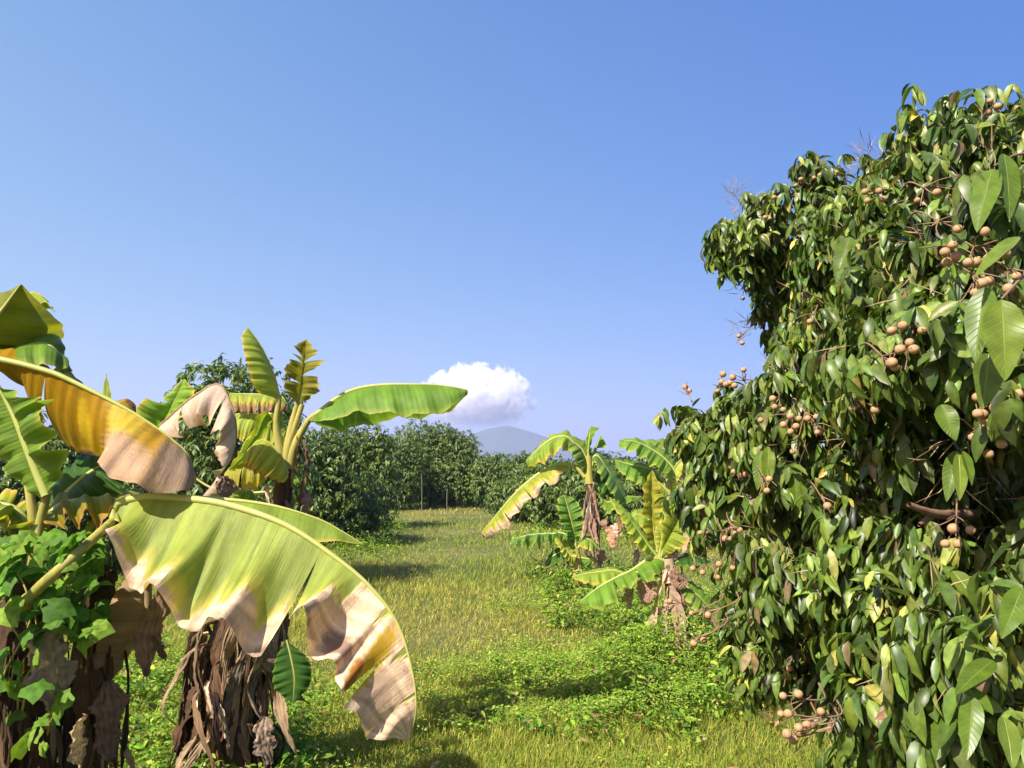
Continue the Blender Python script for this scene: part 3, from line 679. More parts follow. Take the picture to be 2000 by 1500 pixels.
leaf(plantC, dC, rib=Z6([(660, 370), (650, 290), (620, 220), (570, 180), (530, 160)]), left=Z6([(650, 370), (610, 320, -.1), (560, 250, -.2), (535, 200, -.1), (528, 165)]), right=Z6([(672, 370), (690, 270, .1), (665, 200, .2), (600, 160, .2), (530, 156)]), style='green', base=(.2, .3, .05), r0=.028)
leaf(plantC, dC, rib=Z6([(665, 380), (662, 280), (664, 180), (676, 92)]), left=Z6([(655, 350), (655, 260), (645, 170), (672, 95)]), right=Z6([(672, 350), (668, 240), (700, 140, -.1), (722, 104), (678, 95)]), style='green', r0=.03)
leaf(plantC, dC + .2, rib=Z6([(670, 360), (690, 260), (715, 190), (731, 142)]), left=Z6([(665, 330), (690, 235), (710, 185), (730, 142)]), right=Z6([(680, 340), (705, 215, -.1), (757, 208, -.2), (734, 144)]), style='green', r0=.02, res=.7)
leaf(plantC, dC, rib=Z6([(675, 370), (700, 260), (760, 330), (820, 430), (880, 540)]), left=Z6([(672, 360), (690, 290, -.1), (720, 370, -.3), (780, 480, -.3), (870, 545)]), right=Z6([(690, 350), (705, 235, .1), (790, 320, .3), (850, 430, .3), (885, 538)]), style='green', base=(.17, .28, .05), r0=.028, tears_l=(.5, .7))
leaf(plantC, dC + .3, rib=Z6([(690, 400), (720, 340), (770, 400), (800, 500)]), left=Z6([(690, 420), (700, 400), (735, 470, -.2), (795, 505)]), right=Z6([(700, 380), (745, 330), (800, 400, .1), (805, 498)]), style='deep', r0=.02)
leaf(plantC, dC + .1, rib=Z6([(690, 420), (760, 520), (850, 490), (960, 490)]), left=Z6([(700, 450), (760, 590, -.2), (850, 545, -.2), (960, 495)]), style='green', r0=.02)
# small sucker in front of it
dS = 10.2
S0 = at(1128, 1150, dS); S0[2] = 0
plantS = empty("banana_plant", S0)
tag(plantS, "small young banana plant in front of the drooping one, leaves spread at knee height", "banana plant", "banana plants beside the path")
pseudostem(plantS, [S0, at(1128, 1100, dS), at(1125, 1070, dS)], [.07, .06, .04], M_STEM)
skirt(plantS, [S0, at(1128, 1100, dS), at(1125, 1070, dS)], [.07, .06, .04], 6, .3, .1, 44, .5, 1, PK)
leaf(plantS, dS, rib=Z6([(590, 790), (565, 730), (520, 700), (450, 700), (340, 705), (228, 730)]), left=Z6([(580, 800), (540, 745, -.1), (500, 735, -.2), (430, 760, -.25), (330, 772, -.25), (228, 770)]), right=Z6([(592, 780), (570, 715, .2), (520, 690, .3), (450, 692, .35), (340, 698, .3), (228, 732)]), style='green', base=(.16, .29, .05), r0=.022, ripple=.05, rfreq=8, tears_l=(.4, .55, .7, .85), gap=.03)
leaf(plantS, dS, rib=Z6([(592, 780), (580, 700), (560, 610), (525, 480)]), left=Z6([(580, 770), (530, 690, -.1), (490, 590, -.1), (492, 500), (523, 480)]), right=Z6([(600, 760), (620, 680, -.1), (634, 590, -.1), (590, 510), (530, 480)]), style='green', base=(.13, .25, .035), r0=.022, tears_l=(.4, .6), tears_r=(.5,), ripple=.03)
leaf(plantS, dS - .1, rib=Z6([(592, 830), (560, 820), (520, 770), (475, 722)]), left=Z6([(585, 870), (550, 865, -.1), (500, 800, -.15), (470, 735)]), right=Z6([(612, 840), (590, 800, .1), (545, 745, .1), (480, 716)]), style='yg', base=(.42, .46, .05), r0=.02)
leaf(plantS, dS, rib=Z6([(595, 800), (630, 735), (670, 735), (722, 790)]), left=Z6([(595, 800), (610, 770, -.1), (660, 800, -.15), (720, 800)]), right=Z6([(600, 790), (640, 715, .1), (690, 725, .1), (724, 785)]), style='lime', r0=.02)
leaf(plantS, dS, rib=Z6([(590, 830), (540, 800), (470, 820), (410, 885)]), left=Z6([(585, 840), (540, 850, -.1), (480, 870, -.1), (412, 888)]), right=Z6([(590, 815), (540, 780, .1), (465, 790, .1), (408, 880)]), style='deep', r0=.02)
leaf(plantS, dS, rib=Z6([(600, 830), (650, 840), (690, 850), (640, 920)]), left=Z6([(600, 850), (620, 880), (630, 910), (635, 925)]), right=Z6([(605, 820), (660, 820), (710, 850), (645, 925)]), style='green', r0=.02, res=.7)

# --- D: banana plant with striped leaves near the big tree
dD = 8.2
D0 = at(1312, 1210, dD); D0[2] = 0
plantD = empty("banana_plant", D0)
tag(plantD, "slender banana plant against the longan tree with striped leaves arching left at its top", "banana plant", "banana plants beside the path")
stemD = [D0, at(1308, 1100, dD), at(1305, 1010, dD), at(1306, 940, dD)]
pseudostem(plantD, stemD, [.08, .07, .05, .03], M_STEM)
skirt(plantD, stemD, [.08, .07, .05, .03], 10, .5, .12, 47, .4, .9, PK)
leaf(plantD, dD, rib=Z6([(1150, 400), (1140, 340), (1080, 270), (1000, 215), (920, 180), (835, 170)]), left=Z6([(1130, 400), (1120, 385, -.1), (1045, 335, -.2), (960, 270, -.2), (890, 235, -.2), (832, 212)]), right=Z6([(1155, 400), (1155, 320, .1), (1090, 240, .2), (1005, 195, .2), (920, 170, .2), (835, 168)]), style='green', base=(.20, .33, .035), r0=.02, ripple=.02, rfreq=7, pleat=.004)
leaf(plantD, dD + .3, rib=Z6([(1165, 400), (1180, 300), (1150, 230), (1080, 195), (960, 172)]), left=Z6([(1155, 400), (1160, 310, -.1), (1110, 260, -.2), (1040, 225, -.2), (960, 180)]), right=Z6([(1175, 400), (1195, 270, .1), (1160, 210, .2), (1080, 180, .2), (960, 170)]), style='green', base=(.2, .3, .05), r0=.02, ripple=.02, rfreq=7)
leaf(plantD, dD, rib=Z6([(1120, 480), (1130, 400), (1160, 330), (1208, 260)]), left=Z6([(1100, 470), (1115, 390), (1150, 310), (1205, 258)]), right=Z6([(1135, 480), (1165, 400, -.05), (1200, 330, -.05), (1210, 262)]), style='yg', base=(.45, .5, .07), r0=.02)
leaf(plantD, dD + .2, rib=Z6([(1080, 400), (1000, 335), (900, 310), (808, 285)]), left=Z6([(1070, 440), (975, 425, -.2), (890, 400, -.2), (812, 318)]), right=Z6([(1080, 390), (1005, 322, .1), (900, 295, .1), (808, 278)]), style='green', base=(.14, .26, .03), r0=.02)
leaf(plantD, dD, rib=Z6([(1110, 600), (1111, 520), (1110, 450), (1108, 395)]), left=Z6([(1104, 600), (1100, 520), (1098, 450), (1106, 395)]), right=Z6([(1118, 600), (1130, 520), (1125, 450), (1110, 395)]), style='lime', r0=.018, res=.7)
leaf(plantD, dD - .2, rib=Z6([(1110, 460), (1060, 410), (1035, 400)]), left=Z6([(1105, 490), (1070, 470), (1036, 410)]), style='lime', r0=.015, res=.6)

# --- E: nearest banana plant right of the path, under the longan tree
dE = 6.4
E0 = at(1352, 1300, dE); E0[2] = 0
plantE = empty("banana_plant", E0)
tag(plantE, "short banana plant with leaning tan stem at the foot of the large fruiting tree", "banana plant", "banana plants beside the path")
stemE = [E0, at(1330, 1220, dE), at(1314, 1150, dE), at(1305, 1090, dE)]
pseudostem(plantE, stemE, [.085, .07, .055, .045], plain_material("pale_sheath", (.30, .23, .12), (.45, .36, .2), (30, 30, 4), .8, .5))
skirt(plantE, stemE, [.085, .07, .055, .045], 24, .55, .12, 51, .3, 1.0, [(.56, .40, .29), (.45, .30, .21), (.34, .21, .14)])
for i, (a, w, c) in enumerate([([(975, 960), (990, 1000), (985, 1060), (975, 1110)], .16, (.55, .38, .28)), ([(910, 1000), (880, 1040), (850, 1085)], .12, (.5, .34, .22)), ([(830, 600), (840, 660), (825, 780)], .10, (.30, .14, .07)), ([(770, 660), (790, 720), (800, 790)], .08, (.55, .32, .2)), ([(940, 780), (930, 830), (940, 880)], .12, (.5, .35, .25))]):
    ribbon(plantE, None, pts(Z6(a), dE + (.0 if i < 2 else .3)), w, 970 + i, c)
leaf(plantE, dE, rib=Z6([(1050, 830), (1000, 770), (930, 670), (860, 580), (780, 495)]), left=Z6([(1030, 830), (970, 800, -.1), (905, 720, -.15), (850, 620, -.12), (778, 500)]), right=Z6([(1055, 820), (1010, 750, .1), (950, 650, .12), (880, 570, .1), (785, 493)]), style='lime', base=(.30, .42, .04), r0=.014)
leaf(plantE, dE + .1, rib=Z6([(1050, 800), (1030, 700), (1018, 600), (1014, 470), (1020, 340)]), left=Z6([(1035, 790), (975, 700, -.05), (962, 560, -.06), (965, 440, -.05), (1016, 340)]), right=Z6([(1062, 790), (1065, 690, -.05), (1068, 590, -.06), (1080, 480, -.05), (1024, 340)]), style='yellow', base=(.33, .32, .03), margin=.02, r0=.014, tears_l=(.4, .6), tears_r=(.45, .7), ripple=.02)
leaf(plantE, dE, rib=Z6([(1070, 830), (1090, 760), (1130, 680), (1170, 610), (1190, 540)]), left=Z6([(1060, 800), (1080, 710, -.05), (1075, 640, -.08), (1130, 560, -.05), (1188, 540)]), right=Z6([(1085, 830), (1150, 790, -.1), (1220, 740, -.15), (1262, 660, -.12), (1195, 540)]), style='lime', base=(.30, .36, .04), r0=.014, tears_r=(.5,), gap=.04)
leaf(plantE, dE, rib=Z6([(1085, 850), (1040, 835), (980, 855), (905, 905), (820, 945), (720, 1000), (612, 1082)]), left=Z6([(1095, 880), (1060, 930, -.1), (1000, 975, -.15), (930, 985, -.18), (850, 1050, -.2), (740, 1118, -.15), (615, 1112)]), right=Z6([(1090, 845), (1040, 828, .1), (980, 845, .15), (905, 895, .15), (820, 935, .15), (715, 990, .1), (610, 1078)]), style='green', base=(.18, .32, .03), r0=.016, res=1.2, tears_l=(.33, .58), gap=.03, ripple=.02, rfreq=6, pleat=.003)
leaf(plantE, dE + .3, rib=Z6([(880, 930), (800, 905), (720, 915), (640, 925), (568, 942)]), left=Z6([(880, 950), (800, 965, -.1), (720, 985, -.12), (640, 975, -.1), (568, 945)]), right=Z6([(880, 915), (800, 892, .1), (740, 890, .1), (640, 915, .1), (566, 938)]), style='lime', r0=.014, petiole=Z6([(1060, 900), (960, 910)]))
leaf(plantE, dE, rib=Z6([(1140, 950), (1200, 990), (1290, 1060), (1390, 1180)]), left=Z6([(1150, 965), (1210, 1060, -.1), (1290, 1150, -.12), (1388, 1200)]), right=Z6([(1150, 940), (1230, 970, .1), (1330, 1060, .1), (1392, 1175)]), style='green', base=(.2, .32, .03), r0=.013)
leaf(plantE, dE, rib=Z6([(1120, 880), (1180, 850), (1260, 830), (1355, 850)]), left=Z6([(1130, 890), (1190, 890, -.1), (1270, 885, -.1), (1352, 860)]), right=Z6([(1120, 870), (1190, 825, .1), (1270, 795, .1), (1357, 845)]), style='deep', r0=.013)
leaf(plantE, dE, rib=Z6([(1060, 830), (1070, 760), (1075, 700), (1050, 650)]), left=Z6([(1050, 820), (1045, 750), (1035, 690), (1048, 650)]), right=Z6([(1080, 820), (1100, 750), (1095, 690), (1055, 650)]), style='yg', r0=.013, res=.7)

leaf(plantE, dE + .4, rib=Z6([(1090, 800), (1060, 700), (1000, 620), (930, 590), (880, 640)]), left=Z6([(1080, 810), (1030, 740, -.05), (980, 690, -.08), (930, 650, -.06), (882, 645)]), right=Z6([(1100, 790), (1085, 670, .1), (1015, 575, .12), (930, 560, .1), (875, 635)]), style='lime', r0=.012)
leaf(plantE, dE + .3, rib=Z6([(1095, 830), (1150, 740), (1220, 690), (1290, 720)]), left=Z6([(1100, 840), (1160, 790, -.06), (1230, 760, -.08), (1288, 730)]), right=Z6([(1095, 815), (1145, 700, .08), (1225, 650, .1), (1293, 712)]), style='yg', r0=.012)
leaf(plantD, dD - .1, rib=Z6([(1110, 620), (1060, 560), (1000, 560), (940, 640)]), left=Z6([(1105, 640), (1060, 600, -.06), (1010, 620, -.1), (945, 650)]), right=Z6([(1112, 600), (1062, 525, .1), (990, 525, .12), (932, 630)]), style='green', r0=.016)
leaf(plantD, dD - .1, rib=Z6([(1115, 560), (1160, 480), (1220, 440), (1280, 480)]), left=Z6([(1118, 580), (1165, 530, -.06), (1225, 505, -.1), (1280, 490)]), right=Z6([(1112, 540), (1155, 445, .1), (1225, 405, .12), (1285, 470)]), style='lime', r0=.016)
leaf(plantD, dD - .2, rib=Z6([(1110, 680), (1080, 640), (1040, 650), (1000, 740)]), left=Z6([(1105, 690), (1075, 680, -.05), (1045, 700, -.08), (1003, 745)]), right=Z6([(1112, 665), (1082, 615, .08), (1030, 620, .1), (995, 735)]), style='yg', r0=.016)
for i in range(16):
    rr_ = np.random.default_rng(400 + i)
    zx, zy, w_, dd_ = [(960, 960, .10, 6.4), (1010, 980, .09, 6.3), (1180, 930, .08, 6.3), (1090, 900, .10, 6.35), (930, 790, .09, 6.8), (1150, 880, .07, 6.3), (760, 620, .10, 9.6), (820, 640, .12, 9.4), (700, 720, .10, 10.8), (740, 790, .12, 10.5), (1230, 720, .07, 6.6), (1250, 760, .06, 6.5), (1210, 700, .06, 6.6), (1050, 870, .08, 6.4), (1270, 800, .07, 6.4), (880, 1010, .08, 6.6)][i]
    pl_ = plantE if dd_ < 8 else plantC
    L_ = rr_.uniform(70, 140)
    ribbon(pl_, None, pts(Z6([(zx, zy), (zx + rr_.uniform(-15, 15), zy + L_ * .4), (zx + rr_.uniform(-25, 25), zy + L_)]), dd_), w_, 1200 + i, PK[i % 4], face=np.array([rr_.normal(0, .4), -1, 0]))

# ------------------------------------------------------------------ the big longan tree on the right
LG = [(5, (.090, .138, .020)), (3.4, (.052, .090, .015)), (2.4, (.135, .180, .028)), (1.1, (.21, .235, .05)), (.3, (.32, .29, .06)), (.3, (.22, .15, .07))]
T0 = np.array([2.05, 3.3, 0.0])
tree = empty("longan_tree", T0)
tag(tree, "large longan tree filling the right side, glossy drooping leaves and clusters of round tan fruit", "fruit tree")
LOBES = [  # px, py, Y, radius
    (1495, 465, 3.45, .15), (1560, 435, 3.35, .17), (1500, 550, 3.6, .13), (1505, 630, 3.6, .09), (1590, 560, 4.0, .20), (1640, 430, 3.3, .18), (1650, 540, 3.4, .26), (1448, 415, 3.6, .04), (1436, 385, 3.55, .02), (1425, 480, 3.5, .04), (1450, 640, 3.6, .03), (1700, 305, 3.0, .03), (1815, 275, 2.8, .04), (1360, 830, 2.8, .03), (1365, 960, 2.75, .03), (1590, 352, 3.3, .04), (1570, 640, 4.0, .14),
    (1735, 400, 3.0, .20), (1725, 350, 3.0, .06), (1815, 365, 2.8, .16), (1925, 285, 2.6, .11), (1945, 345, 2.5, .15), (2005, 375, 2.4, .22), (1870, 420, 2.3, .28), (1990, 520, 1.75, .25), (1740, 540, 2.8, .28),
    (1760, 660, 2.4, .30), (1920, 690, 1.75, .27), (1650, 690, 2.9, .17), (1590, 770, 2.75, .13), (1490, 830, 2.75, .12), (1400, 850, 2.8, .07), (1430, 890, 2.8, .09), (1530, 880, 2.6, .18), (1660, 850, 2.4, .27),
    (1840, 900, 2.75, .30), (1995, 870, 1.75, .20), (1730, 800, 2.15, .14), (1430, 980, 2.7, .09), (1510, 1030, 2.6, .17), (1640, 1040, 2.3, .26), (1465, 1090, 2.65, .11), (1820, 1110, 2.15, .20), (1720, 1010, 2.2, .12), (1970, 1120, 1.85, .24),
    (1500, 1180, 2.75, .13), (1600, 1230, 2.9, .20), (1740, 1240, 2.7, .26), (1650, 1130, 2.15, .13), (1780, 1200, 2.0, .11), (1870, 1270, 1.8, .22), (1990, 1300, 1.5, .18), (1800, 1420, 1.8, .13), (1920, 1450, 1.55, .14), (1990, 1440, 1.5, .15), (1735, 1460, 2.0, .07), (1660, 1320, 2.4, .09), (1450, 1240, 2.7, .06), (1500, 1290, 2.6, .05)]
lob = [(at(a, b, c), r_) for a, b, c, r_ in LOBES]
BACK = [(at(1800, 480, 3.6), .42), (at(1690, 520, 3.7), .30), (np.array([2.45, 3.5, 2.4]), .7), (np.array([2.0, 3.6, 1.2]), .65), (np.array([2.3, 3.0, 1.4]), .7), (np.array([2.7, 3.0, 2.2]), .8), (np.array([1.75, 3.1, .75]), .32), (np.array([2.6, 2.4, 1.4]), .6), (np.array([3.2, 3.2, 1.2]), .9), (np.array([3.4, 2.4, 1.8]), .8), (np.array([3.1, 3.6, 2.6]), .8), (at(1640, 900, 3.2), .42), (at(1600, 1080, 3.1), .38)]
def shell(lobs, per, r, thick=(.55, 1.04)):
    Ps, Os = [], []
    for c, rad in lobs:
        n = max(6, int(per * rad * rad))
        d = unit(r.normal(0, 1, (n, 3)))
        k = r.uniform(thick[0], thick[1], n) ** .7
        lump = 1 + .16 * np.sin(d[:, 0] * 7 + c[0] * 9) * np.cos(d[:, 2] * 6 + c[1] * 5)
        Ps.append(c + d * (rad * k * lump)[:, None]); Os.append(d + np.array([0, 0, .1]))
    return np.vstack(Ps), np.vstack(Os)
r1 = np.random.default_rng(5)
Pc, Oc = shell(lob, 600, r1, (.6, 1.12))       # tufts, with dark gaps between them
kk = np.sin(Pc[:, 0] * 9 + 1) * np.sin(Pc[:, 1] * 7 + 2) * np.sin(Pc[:, 2] * 10 + .5) < .30
Pc, Oc = Pc[kk], Oc[kk]
KT = 12
P = np.repeat(Pc, KT, 0) + r1.normal(0, .030, (len(Pc) * KT, 3)) * np.array([1, 1, 1.3])
O = unit(np.repeat(Oc, KT, 0)) + r1.normal(0, .45, (len(P), 3))
keep = P[:, 2] > .12
P, O = P[keep], O[keep]
near = np.clip(P[:, 1], 1.5, 3.6)
parts = [sprays(P, O, r1, 6, .06, .062, .40, LG, hang=1.2, droop=(.0, .8), jit=.28)]
P, O = shell(BACK, 380, r1, (.5, 1.0))
keep = (P[:, 2] > .2)
parts.append(sprays(P[keep], O[keep], r1, 8, .12, .09, .42, LG, hang=1.0, st=3))
V, Fc, C = join(parts)
mesh("foliage", V, Fc, M_LONGAN, tree, C)
# trunk and limbs
def limb(pl, p, rad, name="branch", mat=None):
    V, Fc, uv = tube(spline(np.array(p), 30), rad, 9, .05, 3)
    return mesh(name, V, Fc, mat or M_BARK, pl)
fork = T0 + np.array([-.05, -.05, .75])
limb(tree, [T0 - np.array([0, 0, .05]), T0 + np.array([.03, 0, .35]), fork], [.14, .11, .10], "trunk")
limb(tree, [at(1690, 1500, 3.1), at(1660, 1440, 3.1), at(1630, 1360, 3.0), at(1640, 1250, 2.9)], [.055, .05, .04], "trunk")
for tgt in (4, 21, 25, 33, 39, 44, 46):
    c = lob[tgt][0]
    limb(tree, [fork, (fork * .55 + c * .45) + np.array([.1, .15, .08]), c], [.06, .035, .012])
limb(tree, [at(1900, 1005, 1.85), at(1840, 1005, 1.75), at(1800, 995, 1.7), at(1775, 985, 1.68)], [.014, .011, .006], mat=M_TWIG)
limb(tree, [at(1825, 1006, 1.74), at(1805, 1018, 1.72), at(1795, 1025, 1.7)], [.008, .006, .004], mat=M_TWIG)
limb(tree, [at(1620, 660, 3.0), at(1580, 635, 2.95), at(1545, 605, 2.9)], [.012, .008, .005], mat=M_TWIG)

# dry flower stalks and bare twigs through the canopy
P, O = shell(lob, 420, r1, (.8, 1.15))
n = len(P); K = 5
ax = np.repeat(unit(O + np.array([0, 0, .2])), K, 0) + r1.normal(0, .5, (n * K, 3))
pp = np.repeat(P, K, 0) + r1.normal(0, .012, (n * K, 3))
V, Fc, C = leaflets(pp, ax, r1.normal(0, 1, (n * K, 3)), r1.uniform(.03, .11, n * K), np.full(n * K, .0032), np.tile(np.array([.3, .2, .1]), (n * K, 1)), fold=.5, droop=r1.uniform(-.3, .5, n * K), st=3)
mesh("twigs", V, Fc, plain_material("dry_twigs", (.22, .13, .07), (.46, .32, .18), (20, 20, 20), .8, .2), tree, None)

# large leaves close to the lens, each with its own veins and waved edge
def big_leaf_material():
    m, N, L = new_mat("veined_leaf")
    at_ = nd(N, "ShaderNodeAttribute", attribute_name="Col"); uv = nd(N, "ShaderNodeUVMap", uv_map="UVMap")
    sx = nd(N, "ShaderNodeSeparateXYZ"); L.new(uv.outputs[0], sx.inputs[0])
    ab = nd(N, "ShaderNodeMath", operation='ABSOLUTE'); L.new(sx.outputs[1], ab.inputs[0])
    m1 = nd(N, "ShaderNodeMath", operation='MULTIPLY'); m1.inputs[1].default_value = -1.6; L.new(ab.outputs[0], m1.inputs[0])
    m2 = nd(N, "ShaderNodeMath", operation='MULTIPLY_ADD'); m2.inputs[1].default_value = 11.0; L.new(sx.outputs[0], m2.inputs[0]); L.new(m1.outputs[0], m2.inputs[2])
    fr = nd(N, "ShaderNodeMath", operation='PINGPONG'); fr.inputs[1].default_value = .5; L.new(m2.outputs[0], fr.inputs[0])
    ve = nd(N, "ShaderNodeMapRange"); ve.inputs[1].default_value = 0; ve.inputs[2].default_value = .09; ve.inputs[3].default_value = 1; ve.inputs[4].default_value = 0; L.new(fr.outputs[0], ve.inputs[0])
    mb = nd(N, "ShaderNodeMapRange"); mb.inputs[1].default_value = 0; mb.inputs[2].default_value = .07; mb.inputs[3].default_value = 1; mb.inputs[4].default_value = 0; L.new(ab.outputs[0], mb.inputs[0])
    mx1 = nd(N, "ShaderNodeMath", operation='MULTIPLY'); mx1.inputs[1].default_value = .35; L.new(ve.outputs[0], mx1.inputs[0])
    mx2 = nd(N, "ShaderNodeMath", operation='MAXIMUM'); L.new(mx1.outputs[0], mx2.inputs[0]); L.new(mb.outputs[0], mx2.inputs[1])
    tc = nd(N, "ShaderNodeTexCoord"); no = nd(N, "ShaderNodeTexNoise", Scale=45.0, Detail=5.0); L.new(tc.outputs['Object'], no.inputs['Vector'])
    mr = nd(N, "ShaderNodeMapRange"); mr.inputs[1].default_value = .3; mr.inputs[2].default_value = .7; mr.inputs[3].default_value = .78; mr.inputs[4].default_value = 1.2; L.new(no.outputs[0], mr.inputs[0])
    mu = nd(N, "ShaderNodeVectorMath", operation='MULTIPLY'); L.new(at_.outputs['Color'], mu.inputs[0]); L.new(mr.outputs[0], mu.inputs[1])
    mi = nd(N, "ShaderNodeMix", data_type='RGBA'); mi.inputs[7].default_value = (.26, .32, .06, 1); L.new(mx2.outputs[0], mi.inputs[0]); L.new(mu.outputs[0], mi.inputs[6])
    p = nd(N, "ShaderNodeBsdfPrincipled", Roughness=.36); p.inputs["Specular IOR Level"].default_value = .35; L.new(mi.outputs[2], p.inputs['Base Color'])
    bu = nd(N, "ShaderNodeBump", Strength=.5, Distance=.002); L.new(mx2.outputs[0], bu.inputs['Height']); L.new(bu.outputs[0], p.inputs['Normal'])
    tm = nd(N, "ShaderNodeVectorMath", operation='MULTIPLY'); tm.inputs[1].default_value = (1.3, 1.4, .5); L.new(mi.outputs[2], tm.inputs[0])
    t = nd(N, "ShaderNodeBsdfTranslucent"); L.new(tm.outputs[0], t.inputs['Color'])
    mx = nd(N, "ShaderNodeMixShader"); mx.inputs[0].default_value = .3; L.new(p.outputs[0], mx.inputs[1]); L.new(t.outputs[0], mx.inputs[2])
    o = nd(N, "ShaderNodeOutputMaterial"); L.new(mx.outputs[0], o.inputs[0])
    return m
M_BIG = big_leaf_material()
def big_leaf(px, py, Yd, px2, py2, dy, wpx, nm, c=(.13, .19, .02), curl=.12, seed=0):
    a = at(px, py, Yd); b = at(px2, py2, Yd + dy)
    ln = np.linalg.norm(b - a); A = (b - a) / ln; S = unit(np.cross(np.array(nm, float), A)); Nn = np.cross(A, S)
    u = np.linspace(0, 1, 22)[:, None]; v = np.linspace(-1, 1, 11)[None, :]
    w = wpx / F * Yd * .5 * (np.sin(np.clip(u, 0, 1) ** .8 * math.pi) ** .75 * (1 - .25 * u) + .01)
    Vv = a + A * (u * ln)[..., None] + S * (v * w)[..., None] + Nn * ((.25 * np.abs(v) ** 1.2 * w) - curl * ln * u ** 2 + .06 * w * np.abs(v) * np.sin(u * 16 + seed) * (v > 0) + .06 * w * np.abs(v) * np.sin(u * 13 + seed * 2) * (v < 0))[..., None]
    U = np.stack(np.broadcast_arrays(u, v), -1)
    r_ = np.random.default_rng(seed)
    cc = np.array(c) * r_.uniform(.85, 1.15)
    mesh("leaf", Vv.reshape(-1, 3), grid_faces(22, 11), M_BIG, tree, np.tile(cc, (22 * 11, 1)), U.reshape(-1, 2))
BL = [(1955, 585, 1.12, 1968, 738, -.02, 82, (-.35, -1, .25)), (1925, 560, 1.22, 1900, 700, -.03, 60, (-.7, -.7, .3)), (1990, 600, 1.2, 1996, 700, 0, 50, (.3, -1, .2)), (1930, 690, 1.3, 1925, 795, -.03, 62, (-.1, -1, .1)),
      (1938, 330, 1.5, 1905, 440, -.05, 60, (-.7, -.8, .3)), (1960, 300, 1.5, 1985, 420, -.05, 55, (.2, -.9, .4)), (1990, 462, 1.25, 1905, 520, -.08, 34, (-.2, -.6, .9)), (1838, 790, 1.5, 1868, 858, -.03, 44, (-.4, -1, .2)),
      (1868, 880, 1.55, 1848, 975, -.03, 36, (-.6, -.9, .2)), (1872, 885, 1.5, 1880, 975, -.03, 34, (0, -1, .2)), (1880, 880, 1.5, 1905, 945, -.03, 30, (.4, -1, .3)), (1660, 462, 2.3, 1632, 545, -.04, 42, (-.6, -.9, .2)),
      (1860, 1115, 1.6, 1915, 1180, -.06, 44, (0, -.8, .6)), (1550, 905, 2.2, 1560, 1010, -.03, 32, (-.2, -1, .2)), (1488, 880, 2.3, 1478, 955, -.03, 30, (-.5, -1, .3)), (1500, 872, 2.25, 1500, 950, -.03, 30, (0, -1, .5)),
      (1940, 1290, 1.35, 1870, 1340, -.08, 44, (-.2, -.6, .9)), (1900, 1360, 1.3, 1890, 1480, -.05, 46, (-.4, -.9, .3)), (1960, 1400, 1.25, 1985, 1500, -.05, 48, (.1, -.9, .5)), (1880, 1340, 1.35, 1940, 1385, -.08, 40, (0, -.6, .9)), (1850, 1400, 1.45, 1830, 1480, -.04, 44, (-.5, -.9, .3)),
      (1750, 1300, 1.8, 1700, 1390, -.05, 38, (-.5, -.8, .4)), (1610, 1100, 2.1, 1650, 1125, -.05, 22, (0, -.6, .9)), (1995, 1150, 1.4, 1960, 1240, -.05, 50, (-.4, -.9, .3))]
for i, b in enumerate(BL):
    big_leaf(*b, c=(.095, .155, .014) if i % 3 else (.15, .21, .022), seed=i)
def leafy_twig(a, b, rad=.003):
    limb(tree, [at(*a), (at(*a) + at(*b)) / 2 + np.array([0, 0, .01]), at(*b)], [rad * 1.6, rad, rad * .6], mat=M_TWIG)
leafy_twig((2040, 520, 1.5), (1955, 585, 1.12)); leafy_twig((1990, 860, 1.8), (1872, 880, 1.52)); leafy_twig((2030, 1280, 1.6), (1900, 1345, 1.33)); leafy_twig((1700, 870, 2.5), (1500, 870, 2.28)); leafy_twig((2020, 300, 1.8), (1940, 325, 1.5))

